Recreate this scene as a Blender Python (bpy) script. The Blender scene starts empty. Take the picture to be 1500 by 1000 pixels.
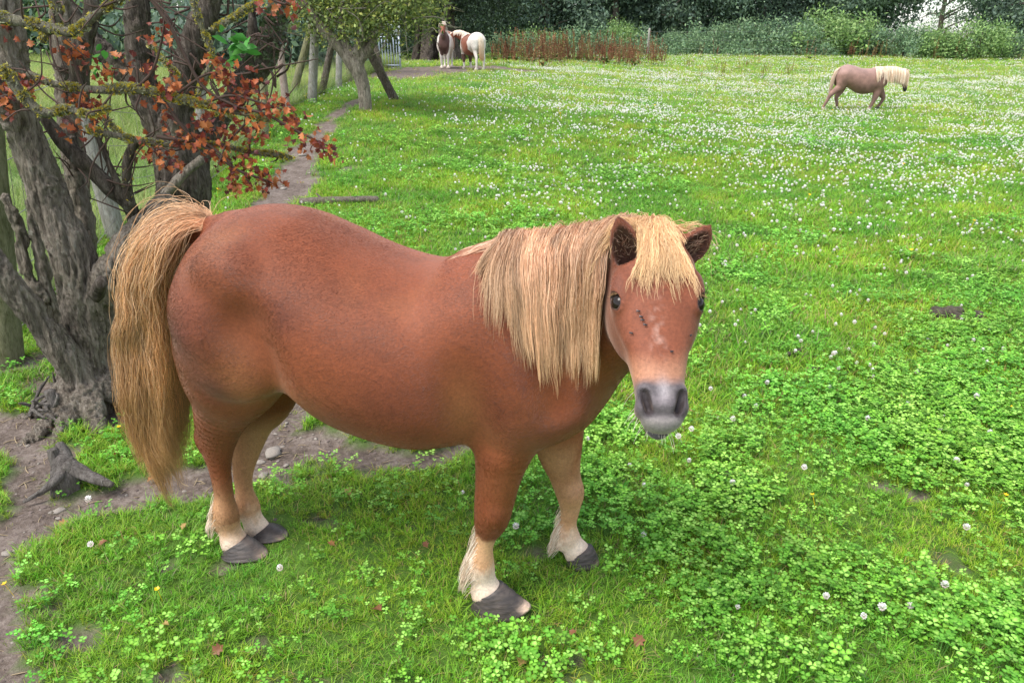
import bpy, math, random
import numpy as np
import openvdb
from mathutils import Vector

# ------------------------------------------------------------------ camera, sky, sun, exposure
SC = bpy.context.scene
COL = SC.collection
PITCH = math.radians(22.3)
CP, SP, FPX, CAMH = math.cos(PITCH), math.sin(PITCH), 1083.0, 1.4
cam = bpy.data.cameras.new('camera')
cam.sensor_width = 36.0
cam.lens = 36.0 * FPX / 1500.0
cam.clip_start = 0.05
cam.clip_end = 3000
camo = bpy.data.objects.new('camera', cam)
camo.location = (0, 0, CAMH)
camo.rotation_euler = (math.pi / 2 - PITCH, 0, 0)
COL.objects.link(camo)
SC.camera = camo

SUN_EL, SUN_AZ = math.radians(60), math.radians(236)   # azimuth from +Y (north) towards +X
world = bpy.data.worlds.new('World')
SC.world = world
world.use_nodes = True
wn = world.node_tree
bg = wn.nodes['Background']
sky = wn.nodes.new('ShaderNodeTexSky')
sky.sky_type = 'NISHITA'
sky.sun_disc = False
sky.sun_elevation = SUN_EL
sky.sun_rotation = SUN_AZ
sky.air_density = 1.0
sky.dust_density = 1.5
sky.ozone_density = 1.0
hsv = wn.nodes.new('ShaderNodeHueSaturation')
hsv.inputs['Saturation'].default_value = 0.45
wn.links.new(sky.outputs[0], hsv.inputs['Color'])
wn.links.new(hsv.outputs[0], bg.inputs['Color'])
bg.inputs['Strength'].default_value = 0.15
sl = bpy.data.lights.new('sun', 'SUN')
sl.energy = 1.5
sl.angle = math.radians(26)
sl.color = (1.0, 0.96, 0.9)
so = bpy.data.objects.new('sun', sl)
sd = Vector((math.sin(SUN_AZ) * math.cos(SUN_EL), math.cos(SUN_AZ) * math.cos(SUN_EL), math.sin(SUN_EL)))
so.rotation_euler = (-sd).to_track_quat('-Z', 'Y').to_euler()
so.location = (0, 0, 30)
COL.objects.link(so)
SC.view_settings.view_transform = 'Standard'
SC.view_settings.look = 'None'
SC.view_settings.gamma = 1.0
SC.view_settings.use_curve_mapping = False
SC.view_settings.exposure = 1.38
SC.cycles.max_bounces = 8
SC.cycles.diffuse_bounces = 4
SC.cycles.transparent_max_bounces = 8

RNG = np.random.default_rng(7)
random.seed(7)
CAM = np.array([0.0, 0.0, CAMH])

# ------------------------------------------------------------------ helpers
_LAT = np.random.default_rng(3).random((64, 64, 64)).astype(np.float32)


def vnoise(P):
    """value noise in [-1,1]; P (...,3)"""
    P = np.asarray(P, dtype=np.float64)
    i = np.floor(P).astype(np.int64)
    f = P - i
    f = f * f * (3 - 2 * f)
    i0 = i & 63
    i1 = (i + 1) & 63
    x0, y0, z0 = i0[..., 0], i0[..., 1], i0[..., 2]
    x1, y1, z1 = i1[..., 0], i1[..., 1], i1[..., 2]
    fx, fy, fz = f[..., 0], f[..., 1], f[..., 2]
    L = _LAT
    a = (L[x0, y0, z0] * (1 - fx) + L[x1, y0, z0] * fx) * (1 - fy) + (L[x0, y1, z0] * (1 - fx) + L[x1, y1, z0] * fx) * fy
    b = (L[x0, y0, z1] * (1 - fx) + L[x1, y0, z1] * fx) * (1 - fy) + (L[x0, y1, z1] * (1 - fx) + L[x1, y1, z1] * fx) * fy
    return (a * (1 - fz) + b * fz) * 2 - 1


def fbm(P, o=4, g=0.5):
    P = np.asarray(P, dtype=np.float64)
    s, a, t = 0, 1.0, 0
    for k in range(o):
        s = s + a * vnoise(P * (2 ** k) + 17.3 * k)
        t += a
        a *= g
    return s / t


def n2(x, y, f=1.0, o=4, z=0.0):
    x = np.asarray(x, float)
    return fbm(np.stack([x * f + 31.7, np.asarray(y, float) * f + 11.1, np.full_like(x, z)], -1), o)


def sstep(a, b, x):
    t = np.clip((np.asarray(x, float) - a) / (b - a), 0, 1)
    return t * t * (3 - 2 * t)


def ray(px, py):
    return np.array([px - 750.0, FPX * CP - (py - 500.0) * SP, -FPX * SP - (py - 500.0) * CP])


def terr(x, y):
    x = np.asarray(x, float)
    y = np.asarray(y, float)
    wl = 1 - sstep(-4, 7, x - 0.12 * (y - 12))
    a = 0.47 * sstep(5.5, 13, y) + 0.10 * sstep(13, 26, y)
    b = 0.5 * sstep(17, 45, y)
    z = a * wl + b * (1 - wl)
    return z - 0.02 * np.clip(y - 50, 0, 1e9) ** 0.8 * (y > 50)


def at(px, py):
    """point of the terrain behind a spot of the photograph (used while laying the place out)"""
    r = ray(px, py)
    r = r / r[1]
    y = 0.3
    last = y
    while y < 400:
        if CAMH + r[2] * y < float(terr(r[0] * y, y)):
            break
        last = y
        y *= 1.01
    lo, hi = last, y
    for _ in range(30):
        m = (lo + hi) / 2
        if CAMH + r[2] * m < float(terr(r[0] * m, m)):
            hi = m
        else:
            lo = m
    return np.array([r[0] * lo, lo, float(terr(r[0] * lo, lo))])


def aty(px, py, y):
    """point at distance y along the view through a spot"""
    r = ray(px, py)
    return CAM + r * (y / r[1])


def tag(o, label=None, cat=None, group=None, kind=None):
    if label: o['label'] = label
    if cat: o['category'] = cat
    if group: o['group'] = group
    if kind: o['kind'] = kind
    return o


def empty(name, loc=(0, 0, 0), rz=0.0):
    o = bpy.data.objects.new(name, None)
    o.empty_display_size = 0.2
    o.location = loc
    o.rotation_euler = (0, 0, rz)
    COL.objects.link(o)
    return o


def mesh_obj(name, V, F, mat=None, parent=None, smooth=True, link=True, cols=None, attrs=None):
    """F: (n,k) array or list of such arrays"""
    me = bpy.data.meshes.new(name)
    V = np.asarray(V, np.float32)
    Fs = F if isinstance(F, list) else [F]
    Fs = [np.asarray(f, np.int32) for f in Fs if len(f)]
    nl = sum(f.size for f in Fs)
    nf = sum(len(f) for f in Fs)
    me.vertices.add(len(V))
    me.vertices.foreach_set('co', V.ravel())
    me.loops.add(nl)
    me.loops.foreach_set('vertex_index', np.concatenate([f.ravel() for f in Fs]))
    me.polygons.add(nf)
    st, k = [], 0
    for f in Fs:
        st.append(np.arange(len(f)) * f.shape[1] + k)
        k += f.size
    me.polygons.foreach_set('loop_start', np.concatenate(st).astype(np.int32))
    me.update(calc_edges=True)
    me.validate()
    if smooth:
        me.polygons.foreach_set('use_smooth', np.ones(len(me.polygons), bool))
    if cols is not None:
        a = me.color_attributes.new('col', 'FLOAT_COLOR', 'POINT')
        c = np.ones((len(V), 4), np.float32)
        c[:, :3] = cols
        a.data.foreach_set('color', c.ravel())
    for k_, v_ in (attrs or {}).items():
        a = me.attributes.new(k_, 'FLOAT', 'POINT')
        a.data.foreach_set('value', np.asarray(v_, np.float32))
    if mat:
        me.materials.append(mat)
    o = bpy.data.objects.new(name, me)
    if link:
        COL.objects.link(o)
    if parent:
        o.parent = parent
    return o


def copy_tree(o, parent=None):
    c = o.copy()
    COL.objects.link(c)
    c.parent = parent
    for ch in list(o.children):
        copy_tree(ch, c)
    return c


class NT:
    """small node-material builder"""
    def __init__(s, name, rough=0.8, spec=0.3):
        s.m = bpy.data.materials.new(name)
        s.m.use_nodes = True
        s.t = s.m.node_tree
        s.b = s.t.nodes['Principled BSDF']
        s.b.inputs['Roughness'].default_value = rough
        s.b.inputs['Specular IOR Level'].default_value = spec

    def n(s, typ, **kw):
        nd = s.t.nodes.new(typ)
        for k, v in kw.items():
            if hasattr(nd, k) and k not in ('inputs',):
                setattr(nd, k, v)
        return nd

    def set(s, sock, v):
        if hasattr(v, 'is_linked') or hasattr(v, 'links'):
            s.t.links.new(v, sock)
        else:
            sock.default_value = v

    def coord(s, kind='Object', scale=(1, 1, 1)):
        c = s.n('ShaderNodeTexCoord')
        mp = s.n('ShaderNodeMapping')
        mp.inputs['Scale'].default_value = scale
        s.t.links.new(c.outputs[kind], mp.inputs[0])
        return mp.outputs[0]

    def noise(s, vec, scale, detail=4, rough=0.6, dist=0.0):
        nd = s.n('ShaderNodeTexNoise')
        s.t.links.new(vec, nd.inputs['Vector'])
        nd.inputs['Scale'].default_value = scale
        nd.inputs['Detail'].default_value = detail
        nd.inputs['Roughness'].default_value = rough
        nd.inputs['Distortion'].default_value = dist
        return nd.outputs[0]

    def ramp(s, fac, stops):
        nd = s.n('ShaderNodeValToRGB')
        s.t.links.new(fac, nd.inputs[0])
        e = nd.color_ramp.elements
        while len(e) < len(stops):
            e.new(0.5)
        for q, (p, c) in zip(e, stops):
            q.position = p
            q.color = (*c, 1) if len(c) == 3 else c
        return nd.outputs[0]

    def mix(s, fac, a, b, mode='MIX'):
        nd = s.n('ShaderNodeMix', data_type='RGBA', blend_type=mode)
        s.set(nd.inputs[0], fac)
        s.set(nd.inputs[6], a if hasattr(a, 'links') else (*a, 1))
        s.set(nd.inputs[7], b if hasattr(b, 'links') else (*b, 1))
        return nd.outputs[2]

    def math(s, op, a, b=0.0, clamp=False):
        nd = s.n('ShaderNodeMath', operation=op, use_clamp=clamp)
        s.set(nd.inputs[0], a)
        s.set(nd.inputs[1], b)
        return nd.outputs[0]

    def attr(s, name, typ='GEOMETRY', out='Color'):
        nd = s.n('ShaderNodeAttribute', attribute_type=typ, attribute_name=name)
        return nd.outputs[out]

    def bump(s, h, strength=0.5, dist=0.01):
        nd = s.n('ShaderNodeBump')
        nd.inputs['Strength'].default_value = strength
        nd.inputs['Distance'].default_value = dist
        s.t.links.new(h, nd.inputs['Height'])
        s.t.links.new(nd.outputs[0], s.b.inputs['Normal'])

    def color(s, c):
        s.set(s.b.inputs['Base Color'], c if hasattr(c, 'links') else (*c, 1))
        return s

    def leafy(s, c, trans=0.3):
        """thin leaf: principled + translucent"""
        tr = s.n('ShaderNodeBsdfTranslucent')
        mx = s.n('ShaderNodeMixShader')
        s.set(tr.inputs[0], c if hasattr(c, 'links') else (*c, 1))
        s.color(c)
        mx.inputs[0].default_value = trans
        s.t.links.new(s.b.outputs[0], mx.inputs[1])
        s.t.links.new(tr.outputs[0], mx.inputs[2])
        out = [q for q in s.t.nodes if q.type == 'OUTPUT_MATERIAL'][0]
        s.t.links.new(mx.outputs[0], out.inputs[0])
        return s


def catmull(P, n):
    P = np.asarray(P, float)
    if len(P) == 2:
        t = np.linspace(0, 1, n)[:, None]
        return P[0] * (1 - t) + P[1] * t
    Q = np.vstack([2 * P[0] - P[1], P, 2 * P[-1] - P[-2]])
    m = len(P) - 1
    ts = np.linspace(0, m - 1e-9, n)
    i = ts.astype(int)
    t = (ts - i)[:, None]
    p0, p1, p2, p3 = Q[i], Q[i + 1], Q[i + 2], Q[i + 3]
    return 0.5 * (2 * p1 + (p2 - p0) * t + (2 * p0 - 5 * p1 + 4 * p2 - p3) * t ** 2 + (3 * p1 - p0 - 3 * p2 + p3) * t ** 3)


def unit(v):
    v = np.asarray(v, float)
    return v / np.maximum(np.linalg.norm(v, axis=-1, keepdims=True), 1e-12)


def tube(P, R, n=30, seg=10, amp=0.12, f=6.0, seed=0.0, cap=True, stretch=0.25):
    """noisy tube along a path; returns V, [quads, tris]"""
    PR = catmull(np.hstack([np.asarray(P, float), np.asarray(R, float)[:, None]]), n)
    C, R = PR[:, :3], np.maximum(PR[:, 3], 0.0004)
    T = unit(np.gradient(C, axis=0))
    ref = np.array([0.31, 0.9, 0.28]) if abs(T[0] @ unit([0.31, 0.9, 0.28])) < 0.9 else np.array([1.0, 0, 0])
    U = np.zeros_like(C)
    u = ref - (ref @ T[0]) * T[0]
    for i in range(n):
        u = u - (u @ T[i]) * T[i]
        u = u / np.linalg.norm(u)
        U[i] = u
    W = np.cross(T, U)
    th = np.arange(seg) / seg * 2 * math.pi
    D = U[:, None] * np.cos(th)[None, :, None] + W[:, None] * np.sin(th)[None, :, None]
    L = np.concatenate([[0], np.cumsum(np.linalg.norm(np.diff(C, axis=0), axis=1))])
    rm = float(np.mean(R))
    q = np.stack([np.broadcast_to(np.cos(th) * f * 0.35, (n, seg)), np.broadcast_to(np.sin(th) * f * 0.35, (n, seg)),
                  np.broadcast_to((L / rm * stretch + seed)[:, None], (n, seg))], -1) + seed
    rr = R[:, None] * (1 + amp * fbm(q, 3) * 1.6)
    V = (C[:, None] + D * rr[..., None]).reshape(-1, 3)
    i = np.arange(n - 1)[:, None] * seg
    j = np.arange(seg)[None]
    j2 = (j + 1) % seg
    Q = np.stack([i + j, i + j2, i + seg + j2, i + seg + j], -1).reshape(-1, 4)
    F = [Q]
    if cap:
        V = np.vstack([V, C[0] - T[0] * R[0] * 0.3, C[-1] + T[-1] * R[-1] * 0.5])
        a, b = n * seg, n * seg + 1
        jj = np.arange(seg)
        F.append(np.stack([np.full(seg, a), (jj + 1) % seg, jj], -1))
        F.append(np.stack([np.full(seg, b), (n - 1) * seg + jj, (n - 1) * seg + (jj + 1) % seg], -1))
    return V, F


class MB:
    """collects geometry for ONE mesh"""
    def __init__(s):
        s.V, s.F3, s.F4, s.c, s.n = [], [], [], [], 0

    def add(s, V, F, c=None):
        V = np.asarray(V, float)
        for f in (F if isinstance(F, list) else [F]):
            f = np.asarray(f)
            if len(f):
                (s.F3 if f.shape[1] == 3 else s.F4).append(f + s.n)
        s.V.append(V)
        s.c.append(np.broadcast_to(np.asarray(c if c is not None else (1, 1, 1), float), (len(V), 3)))
        s.n += len(V)
        return s

    def tube(s, *a, col=None, **k):
        V, F = tube(*a, **k)
        return s.add(V, F, col)

    def box(s, c, sz, rz=0.0, col=None):
        x, y, z = np.array(sz) / 2
        V = np.array([[a, b, d] for a in (-x, x) for b in (-y, y) for d in (-z, z)])
        cr, sr = math.cos(rz), math.sin(rz)
        V = np.stack([V[:, 0] * cr - V[:, 1] * sr, V[:, 0] * sr + V[:, 1] * cr, V[:, 2]], -1) + np.array(c)
        F = np.array([[0, 1, 3, 2], [4, 6, 7, 5], [0, 4, 5, 1], [2, 3, 7, 6], [0, 2, 6, 4], [1, 5, 7, 3]])
        return s.add(V, F, col)

    def build(s, name, mat=None, parent=None, smooth=True, cols=False, link=True):
        F = []
        if s.F4: F.append(np.vstack(s.F4))
        if s.F3: F.append(np.vstack(s.F3))
        return mesh_obj(name, np.vstack(s.V), F, mat, parent, smooth, link, np.vstack(s.c) if cols else None)


# ------------------------------------------------------------------ implicit bodies (smooth unions turned into one skin)
def smin(a, b, k):
    h = np.maximum(k - np.abs(a - b), 0) / k
    return np.minimum(a, b) - h * h * k * 0.25


class Field:
    def __init__(s, lo, hi, h):
        s.lo = np.array(lo, float)
        s.h = h
        s.shape = tuple(np.ceil((np.array(hi) - s.lo) / h).astype(int) + 1)
        s.F = np.full(s.shape, 0.09, np.float32)

    def region(s, lo, hi):
        a = np.clip(np.floor((np.array(lo) - s.lo) / s.h).astype(int), 0, np.array(s.shape) - 1)
        b = np.clip(np.ceil((np.array(hi) - s.lo) / s.h).astype(int) + 1, 1, np.array(s.shape))
        ax = [s.lo[i] + s.h * np.arange(a[i], b[i]) for i in range(3)]
        X, Y, Z = np.meshgrid(*ax, indexing='ij')
        return tuple(slice(a[i], b[i]) for i in range(3)), np.stack([X, Y, Z], -1).astype(np.float32)

    def add(s, fn, lo, hi, k=0.03, m=0.08):
        sl_, P = s.region(np.array(lo) - m, np.array(hi) + m)
        s.F[sl_] = smin(s.F[sl_], fn(P).astype(np.float32), k)

    def sub(s, fn, lo, hi, k=0.01, m=0.04):
        sl_, P = s.region(np.array(lo) - m, np.array(hi) + m)
        s.F[sl_] = -smin(-s.F[sl_], fn(P).astype(np.float32), k)

    def sample(s, P):
        """value and gradient direction"""
        q = np.clip((P - s.lo) / s.h, 0, np.array(s.shape) - 2.001)
        i = q.astype(int)
        f = q - i
        F = s.F

        def g(dx, dy, dz):
            return F[i[..., 0] + dx, i[..., 1] + dy, i[..., 2] + dz]
        c = {(a, b, d): g(a, b, d) for a in (0, 1) for b in (0, 1) for d in (0, 1)}
        fx, fy, fz = f[..., 0], f[..., 1], f[..., 2]

        def lerp2(v00, v10, v01, v11, a, b):
            return (v00 * (1 - a) + v10 * a) * (1 - b) + (v01 * (1 - a) + v11 * a) * b
        lo_ = lerp2(c[0, 0, 0], c[0, 1, 0], c[0, 0, 1], c[0, 1, 1], fy, fz)
        hi_ = lerp2(c[1, 0, 0], c[1, 1, 0], c[1, 0, 1], c[1, 1, 1], fy, fz)
        gy = lerp2(c[0, 1, 0], c[1, 1, 0], c[0, 1, 1], c[1, 1, 1], fx, fz) - lerp2(c[0, 0, 0], c[1, 0, 0], c[0, 0, 1], c[1, 0, 1], fx, fz)
        gz = lerp2(c[0, 0, 1], c[1, 0, 1], c[0, 1, 1], c[1, 1, 1], fx, fy) - lerp2(c[0, 0, 0], c[1, 0, 0], c[0, 1, 0], c[1, 1, 0], fx, fy)
        v = lo_ * (1 - fx) + hi_ * fx
        G = unit(np.stack([hi_ - lo_, gy, gz], -1))
        return v, G

    def mesh(s):
        F = s.F
        for ax in range(3):
            for e in (0, -1):
                ix = [slice(None)] * 3
                ix[ax] = e
                F[tuple(ix)] = np.maximum(F[tuple(ix)], 0.02)
        g = openvdb.FloatGrid(0.09)
        g.copyFromArray(np.ascontiguousarray(F))
        p, q = g.convertToQuads(isovalue=0.0)
        return p * s.h + s.lo, q[:, ::-1].astype(np.int32)


def relax(V, Q, it=4, w=None):
    """soften a skin"""
    E = np.vstack([Q[:, [0, 1]], Q[:, [1, 2]], Q[:, [2, 3]], Q[:, [3, 0]]])
    n = len(V)
    deg = np.bincount(E[:, 0], minlength=n) + np.bincount(E[:, 1], minlength=n)
    for _ in range(it):
        S = np.stack([np.bincount(E[:, 0], V[E[:, 1], k], n) + np.bincount(E[:, 1], V[E[:, 0], k], n) for k in range(3)], -1) / deg[:, None]
        d = (S - V) * 0.55
        V = V + (d if w is None else d * w[:, None])
    return V


def iqd(q, r):
    k0 = np.sqrt(np.sum((q / r) ** 2, -1)) + 1e-6
    k1 = np.sqrt(np.sum((q / (r * r)) ** 2, -1)) + 1e-6
    return k0 * (k0 - 1) / k1


def seg_fn(p0, p1, a0, a1, b0, b1, side):
    p0, p1 = np.array(p0, np.float32), np.array(p1, np.float32)
    d = p1 - p0
    L = float(np.linalg.norm(d))
    d = d / L
    u = np.array(side, float)
    u = u - (u @ d) * d
    u = (u / np.linalg.norm(u)).astype(np.float32)
    v = np.cross(d, u).astype(np.float32)

    def fn(P):
        q = P - p0
        t = q @ d
        tc = np.clip(t, 0, L)
        w = t - tc
        tt = tc / L
        a = a0 + (a1 - a0) * tt
        b = b0 + (b1 - b0) * tt
        c = np.minimum(a, b)
        return iqd(np.stack([q @ u, q @ v, w], -1), np.stack([a, b, c], -1))
    m = max(a0, a1, b0, b1)
    return fn, np.minimum(p0, p1) - m, np.maximum(p0, p1) + m


def chain(fd, pts, A, B, side=(0, 1, 0), k=0.03):
    """limb through joints. A: half sizes along side, B: half sizes across it"""
    Q = np.hstack([np.array(pts, float), np.array(A, float)[:, None], np.array(B, float)[:, None]])
    D = catmull(Q, (len(Q) - 1) * 5 + 1)
    fs = [seg_fn(D[i, :3], D[i + 1, :3], D[i, 3], D[i + 1, 3], D[i, 4], D[i + 1, 4], side) for i in range(len(D) - 1)]
    lo = np.min([f[1] for f in fs], 0)
    hi = np.max([f[2] for f in fs], 0)
    sl_, P = fd.region(lo - 0.08, hi + 0.08)
    G = np.full(P.shape[:3], 0.09, np.float32)
    for fn, a, b in fs:
        ia = np.clip(np.floor((a - 0.09 - P[0, 0, 0]) / fd.h).astype(int), 0, None)
        ib = np.clip(np.ceil((b + 0.09 - P[0, 0, 0]) / fd.h).astype(int) + 1, 1, None)
        w = tuple(slice(ia[q], ib[q]) for q in range(3))
        G[w] = np.minimum(G[w], fn(P[w]))
    fd.F[sl_] = smin(fd.F[sl_], G, k)


def ell(c, r, R=None):
    c = np.array(c, np.float32)
    r = np.array(r, np.float32)
    if R is None:
        return (lambda P: iqd(P - c, r)), c - r.max(), c + r.max()
    R = np.array(R, np.float32)          # rows: axes
    return (lambda P: iqd((P - c) @ R.T, r)), c - r.max(), c + r.max()


def loft_fn(o, a, v, w, S, e=2.3):
    """o origin, a axis, v lateral, w normal; S rows: (t, halfwidth, plus, minus)"""
    o, a, v, w = [np.array(q, np.float32) for q in (o, a, v, w)]
    S = np.array(S, float)
    tt = np.linspace(S[0, 0], S[-1, 0], 160)
    D = catmull_1d(S, tt)

    def fn(P):
        q = P - o
        t = q @ a
        tc = np.clip(t, S[0, 0], S[-1, 0])
        hw = np.interp(tc, tt, D[:, 0])
        pl = np.interp(tc, tt, D[:, 1])
        mi = np.interp(tc, tt, D[:, 2])
        x = np.abs(q @ v) / hw
        y = q @ w
        r = np.where(y > 0, pl, mi)
        y = np.abs(y) / r
        mn = np.minimum(hw, r)
        z = np.abs(t - tc) / (mn * 0.6)
        return ((x ** e + y ** e + z ** e + 1e-9) ** (1 / e) - 1) * mn * 0.9
    return fn


def catmull_1d(S, tt):
    """smooth monotone-ish interpolation of columns 1.. over column 0"""
    S = np.asarray(S, float)
    x = S[:, 0]
    out = []
    for c in range(1, S.shape[1]):
        y = S[:, c]
        m = np.gradient(y, x)
        i = np.clip(np.searchsorted(x, tt, side='right') - 1, 0, len(x) - 2)
        h = x[i + 1] - x[i]
        t = (tt - x[i]) / h
        out.append((2 * t ** 3 - 3 * t ** 2 + 1) * y[i] + (t ** 3 - 2 * t ** 2 + t) * h * m[i] + (-2 * t ** 3 + 3 * t ** 2) * y[i + 1] + (t ** 3 - t ** 2) * h * m[i + 1])
    return np.stack(out, -1)


def curves_obj(name, P, rad, mat, parent=None, cols=None, tip=0.25):
    """P (N,k,3) hair strands"""
    N, k, _ = P.shape
    cu = bpy.data.hair_curves.new(name)
    cu.add_curves([k] * N)
    cu.points.foreach_set('position', P.astype(np.float32).ravel())
    a = cu.attributes.get('radius') or cu.attributes.new('radius', 'FLOAT', 'POINT')
    prof = np.linspace(1, 0, k) ** 0.6 * (1 - tip) + tip
    prof[-1] = 0.12
    rr = (np.broadcast_to(np.asarray(rad, float).reshape(-1, 1), (N, 1)) * prof[None]).astype(np.float32)
    a.data.foreach_set('value', rr.ravel())
    if cols is not None:
        c = np.ones((N, k, 4), np.float32)
        c[..., :3] = cols if np.ndim(cols) == 3 else np.asarray(cols)[:, None, :]
        b = cu.attributes.new('col', 'FLOAT_COLOR', 'POINT')
        b.data.foreach_set('color', c.ravel())
    cu.materials.append(mat)
    o = bpy.data.objects.new(name, cu)
    COL.objects.link(o)
    if parent:
        o.parent = parent
    return o


def grow(fd, roots, dirs, lens, n, grav=1.0, stiff=0.75, off=0.004, wave=0.0, wf=9.0, bias=None, seed=0, pushk=1.0):
    """strands that fall under gravity and slide over the body"""
    N = len(roots)
    r = np.random.default_rng(seed)
    P = np.zeros((N, n, 3))
    p = roots.copy()
    d = unit(dirs)
    st = (lens / (n - 1))[:, None]
    ph = r.random((N, 3)) * 6.28
    P[:, 0] = p
    g = np.array([0, 0, -1.0]) * grav
    for i in range(1, n):
        d = d * stiff + (1 - stiff) * (g + (bias if bias is not None else 0))
        d = unit(d)
        w = 0
        if wave:
            w = wave * np.sin(ph + i * wf / n * 6.28) * np.array([1, 1, 0.2])
        p2 = p + (unit(d + w)) * st
        if fd is not None:
            v, G = fd.sample(p2)
            pen = np.clip(off * min(1.0, i / 5.0) - v, 0, 0.05)[:, None]
            p2 = p2 + G * pen * pushk
            dn = np.sum(d * G, -1, keepdims=True)
            d = np.where(pen > 0, unit(d - G * np.minimum(dn, 0)), d)
        p = p2
        P[:, i] = p
    return P


def wavy(P, f, a, seed=0):
    """waves shared by neighbouring strands, growing to the tip"""
    t = np.linspace(0, 1, P.shape[1])[None, :, None]
    q = P * f + seed * 7.7
    w = np.stack([vnoise(q), vnoise(q + 31.3), vnoise(q + 63.1) * 0.3], -1)
    return P + w * a * np.clip(t * 2.2, 0, 1)


def clump(P, nclump, k=0.7, seed=0):
    """pull strands towards guide strands with growing strength to the tip"""
    r = np.random.default_rng(seed)
    N, n, _ = P.shape
    g = r.choice(N, nclump, replace=False)
    R = P[:, 0]
    idx = np.zeros(N, int)
    for s0 in range(0, N, 4000):
        d = np.linalg.norm(R[s0:s0 + 4000, None] - R[g][None], axis=-1)
        idx[s0:s0 + 4000] = g[np.argmin(d, 1)]
    t = np.linspace(0, 1, n)[None, :, None]
    kk = (k * (0.5 + 0.5 * r.random(N)))[:, None, None]
    G = P[idx]
    return P + (G - P) * kk * t ** 1.2 * 0.95
# ------------------------------------------------------------------ the chestnut pony in front
HEAD = math.radians(-12.2)
PO = np.array([-0.775, 1.832, 0.0])
PH = np.array([math.cos(HEAD), math.sin(HEAD), 0])
PL = np.array([-PH[1], PH[0], 0])


def w2l(P):
    q = np.asarray(P, float) - PO
    return np.stack([q @ PH, q @ PL, q[..., 2]], -1)


def J(px, py, lat):
    r = ray(px, py)
    t = (lat - (CAM - PO) @ PL) / (r @ PL)
    return w2l(CAM + r * t)


def lw(v):
    """world direction to pony direction"""
    v = np.asarray(v, float)
    return np.array([v @ PH, v @ PL, v[2]])


def vol_flip(V, Q):
    a, b, c, d = V[Q[:, 0]], V[Q[:, 1]], V[Q[:, 2]], V[Q[:, 3]]
    s = np.sum(np.cross(b - a, c - a) * a) + np.sum(np.cross(c - a, d - a) * a)
    return Q if s > 0 else Q[:, ::-1]


TORSO = np.array([  # s, top, bottom, halfwidth
    (-0.015, 0.860, 0.650, 0.100),
    (0.018, 0.940, 0.600, 0.165),
    (0.055, 0.980, 0.585, 0.205),
    (0.110, 1.008, 0.590, 0.235),
    (0.190, 1.018, 0.600, 0.250),
    (0.270, 1.006, 0.568, 0.258),
    (0.360, 0.974, 0.500, 0.268),
    (0.460, 0.932, 0.468, 0.275),
    (0.600, 0.902, 0.452, 0.270),
    (0.700, 0.914, 0.468, 0.240),
    (0.800, 0.915, 0.490, 0.205),
    (0.900, 0.880, 0.520, 0.180),
    (0.975, 0.820, 0.575, 0.140)])


def torso_fn(T, e=2.25):
    tt = np.linspace(T[0, 0], T[-1, 0], 200)
    D = catmull_1d(T, tt)
    s0, s1 = T[0, 0], T[-1, 0]

    def fn(P):
        s = P[..., 0]
        tc = np.clip(s, s0, s1)
        top = np.interp(tc, tt, D[:, 0])
        bot = np.interp(tc, tt, D[:, 1])
        hw = np.interp(tc, tt, D[:, 2])
        zc = bot + (top - bot) * 0.47
        z = P[..., 2] - zc
        hz = np.where(z > 0, top - zc, zc - bot)
        x = np.abs(P[..., 1]) / hw
        y = np.abs(z) / hz
        o = np.abs(s - tc) / (0.35 * np.minimum(hw, hz))
        mn = np.minimum(hw, hz)
        return ((x ** e + y ** e + o ** e + 1e-9) ** (1 / e) - 1) * mn * 0.9
    return fn


EARP = []


def ear(fd, base, tip, face, w0, k=0.02):
    """cupped leaf-shaped ear opening towards 'face'"""
    base, tip = np.array(base, float), np.array(tip, float)
    ax = unit(tip - base)
    L = np.linalg.norm(tip - base)
    f = np.array(face, float)
    f = unit(f - (f @ ax) * ax)
    sd_ = np.cross(ax, f)
    T = np.linspace(-0.15, 1, 60)
    W = np.interp(T, [-0.15, 0, 0.25, 0.5, 0.75, 0.92, 1], [0.70, 0.82, 1.0, 0.95, 0.66, 0.32, 0.10]) * w0

    def shape(dw, sh, back):
        def fn(P):
            q = P - base
            t = (q @ ax) / L
            tc = np.clip(t, -0.15, 1)
            a = np.maximum(np.interp(tc, T, W) - dw, 0.002)
            b = np.maximum(a * back, 0.002)
            x = (q @ sd_)
            y = (q @ f) - sh
            o = (t - tc) * L
            return iqd(np.stack([x, y, o], -1), np.stack([a, b, np.minimum(a, b)], -1))
        return fn
    lo, hi = np.minimum(base, tip) - w0, np.maximum(base, tip) + w0
    fd.add(shape(0, 0, 0.72), lo, hi, k)
    fd.sub(shape(0.0065, w0 * 0.55, 0.78), lo, hi, 0.006)
    EARP.append((shape(0.0065, w0 * 0.55, 0.78), base, tip, f))


# head frame of the pony (world, then local)
HP0 = np.array([0.290, 1.500, 1.020])       # poll
HP1 = np.array([0.278, 1.214, 0.728])       # muzzle end
Ha = lw(unit(HP1 - HP0))
Hr = lw(unit(np.array([1.0, -0.03, 0.0])))
Hr = unit(Hr - (Hr @ Ha) * Ha)
Hn = np.cross(Hr, Ha)
if Hn[2] < 0:
    Hn = -Hn
H0 = w2l(HP0)
HL = float(np.linalg.norm(HP1 - HP0))


def HH(u, v, w):
    return H0 + Ha * u + Hr * v + Hn * w


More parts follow.
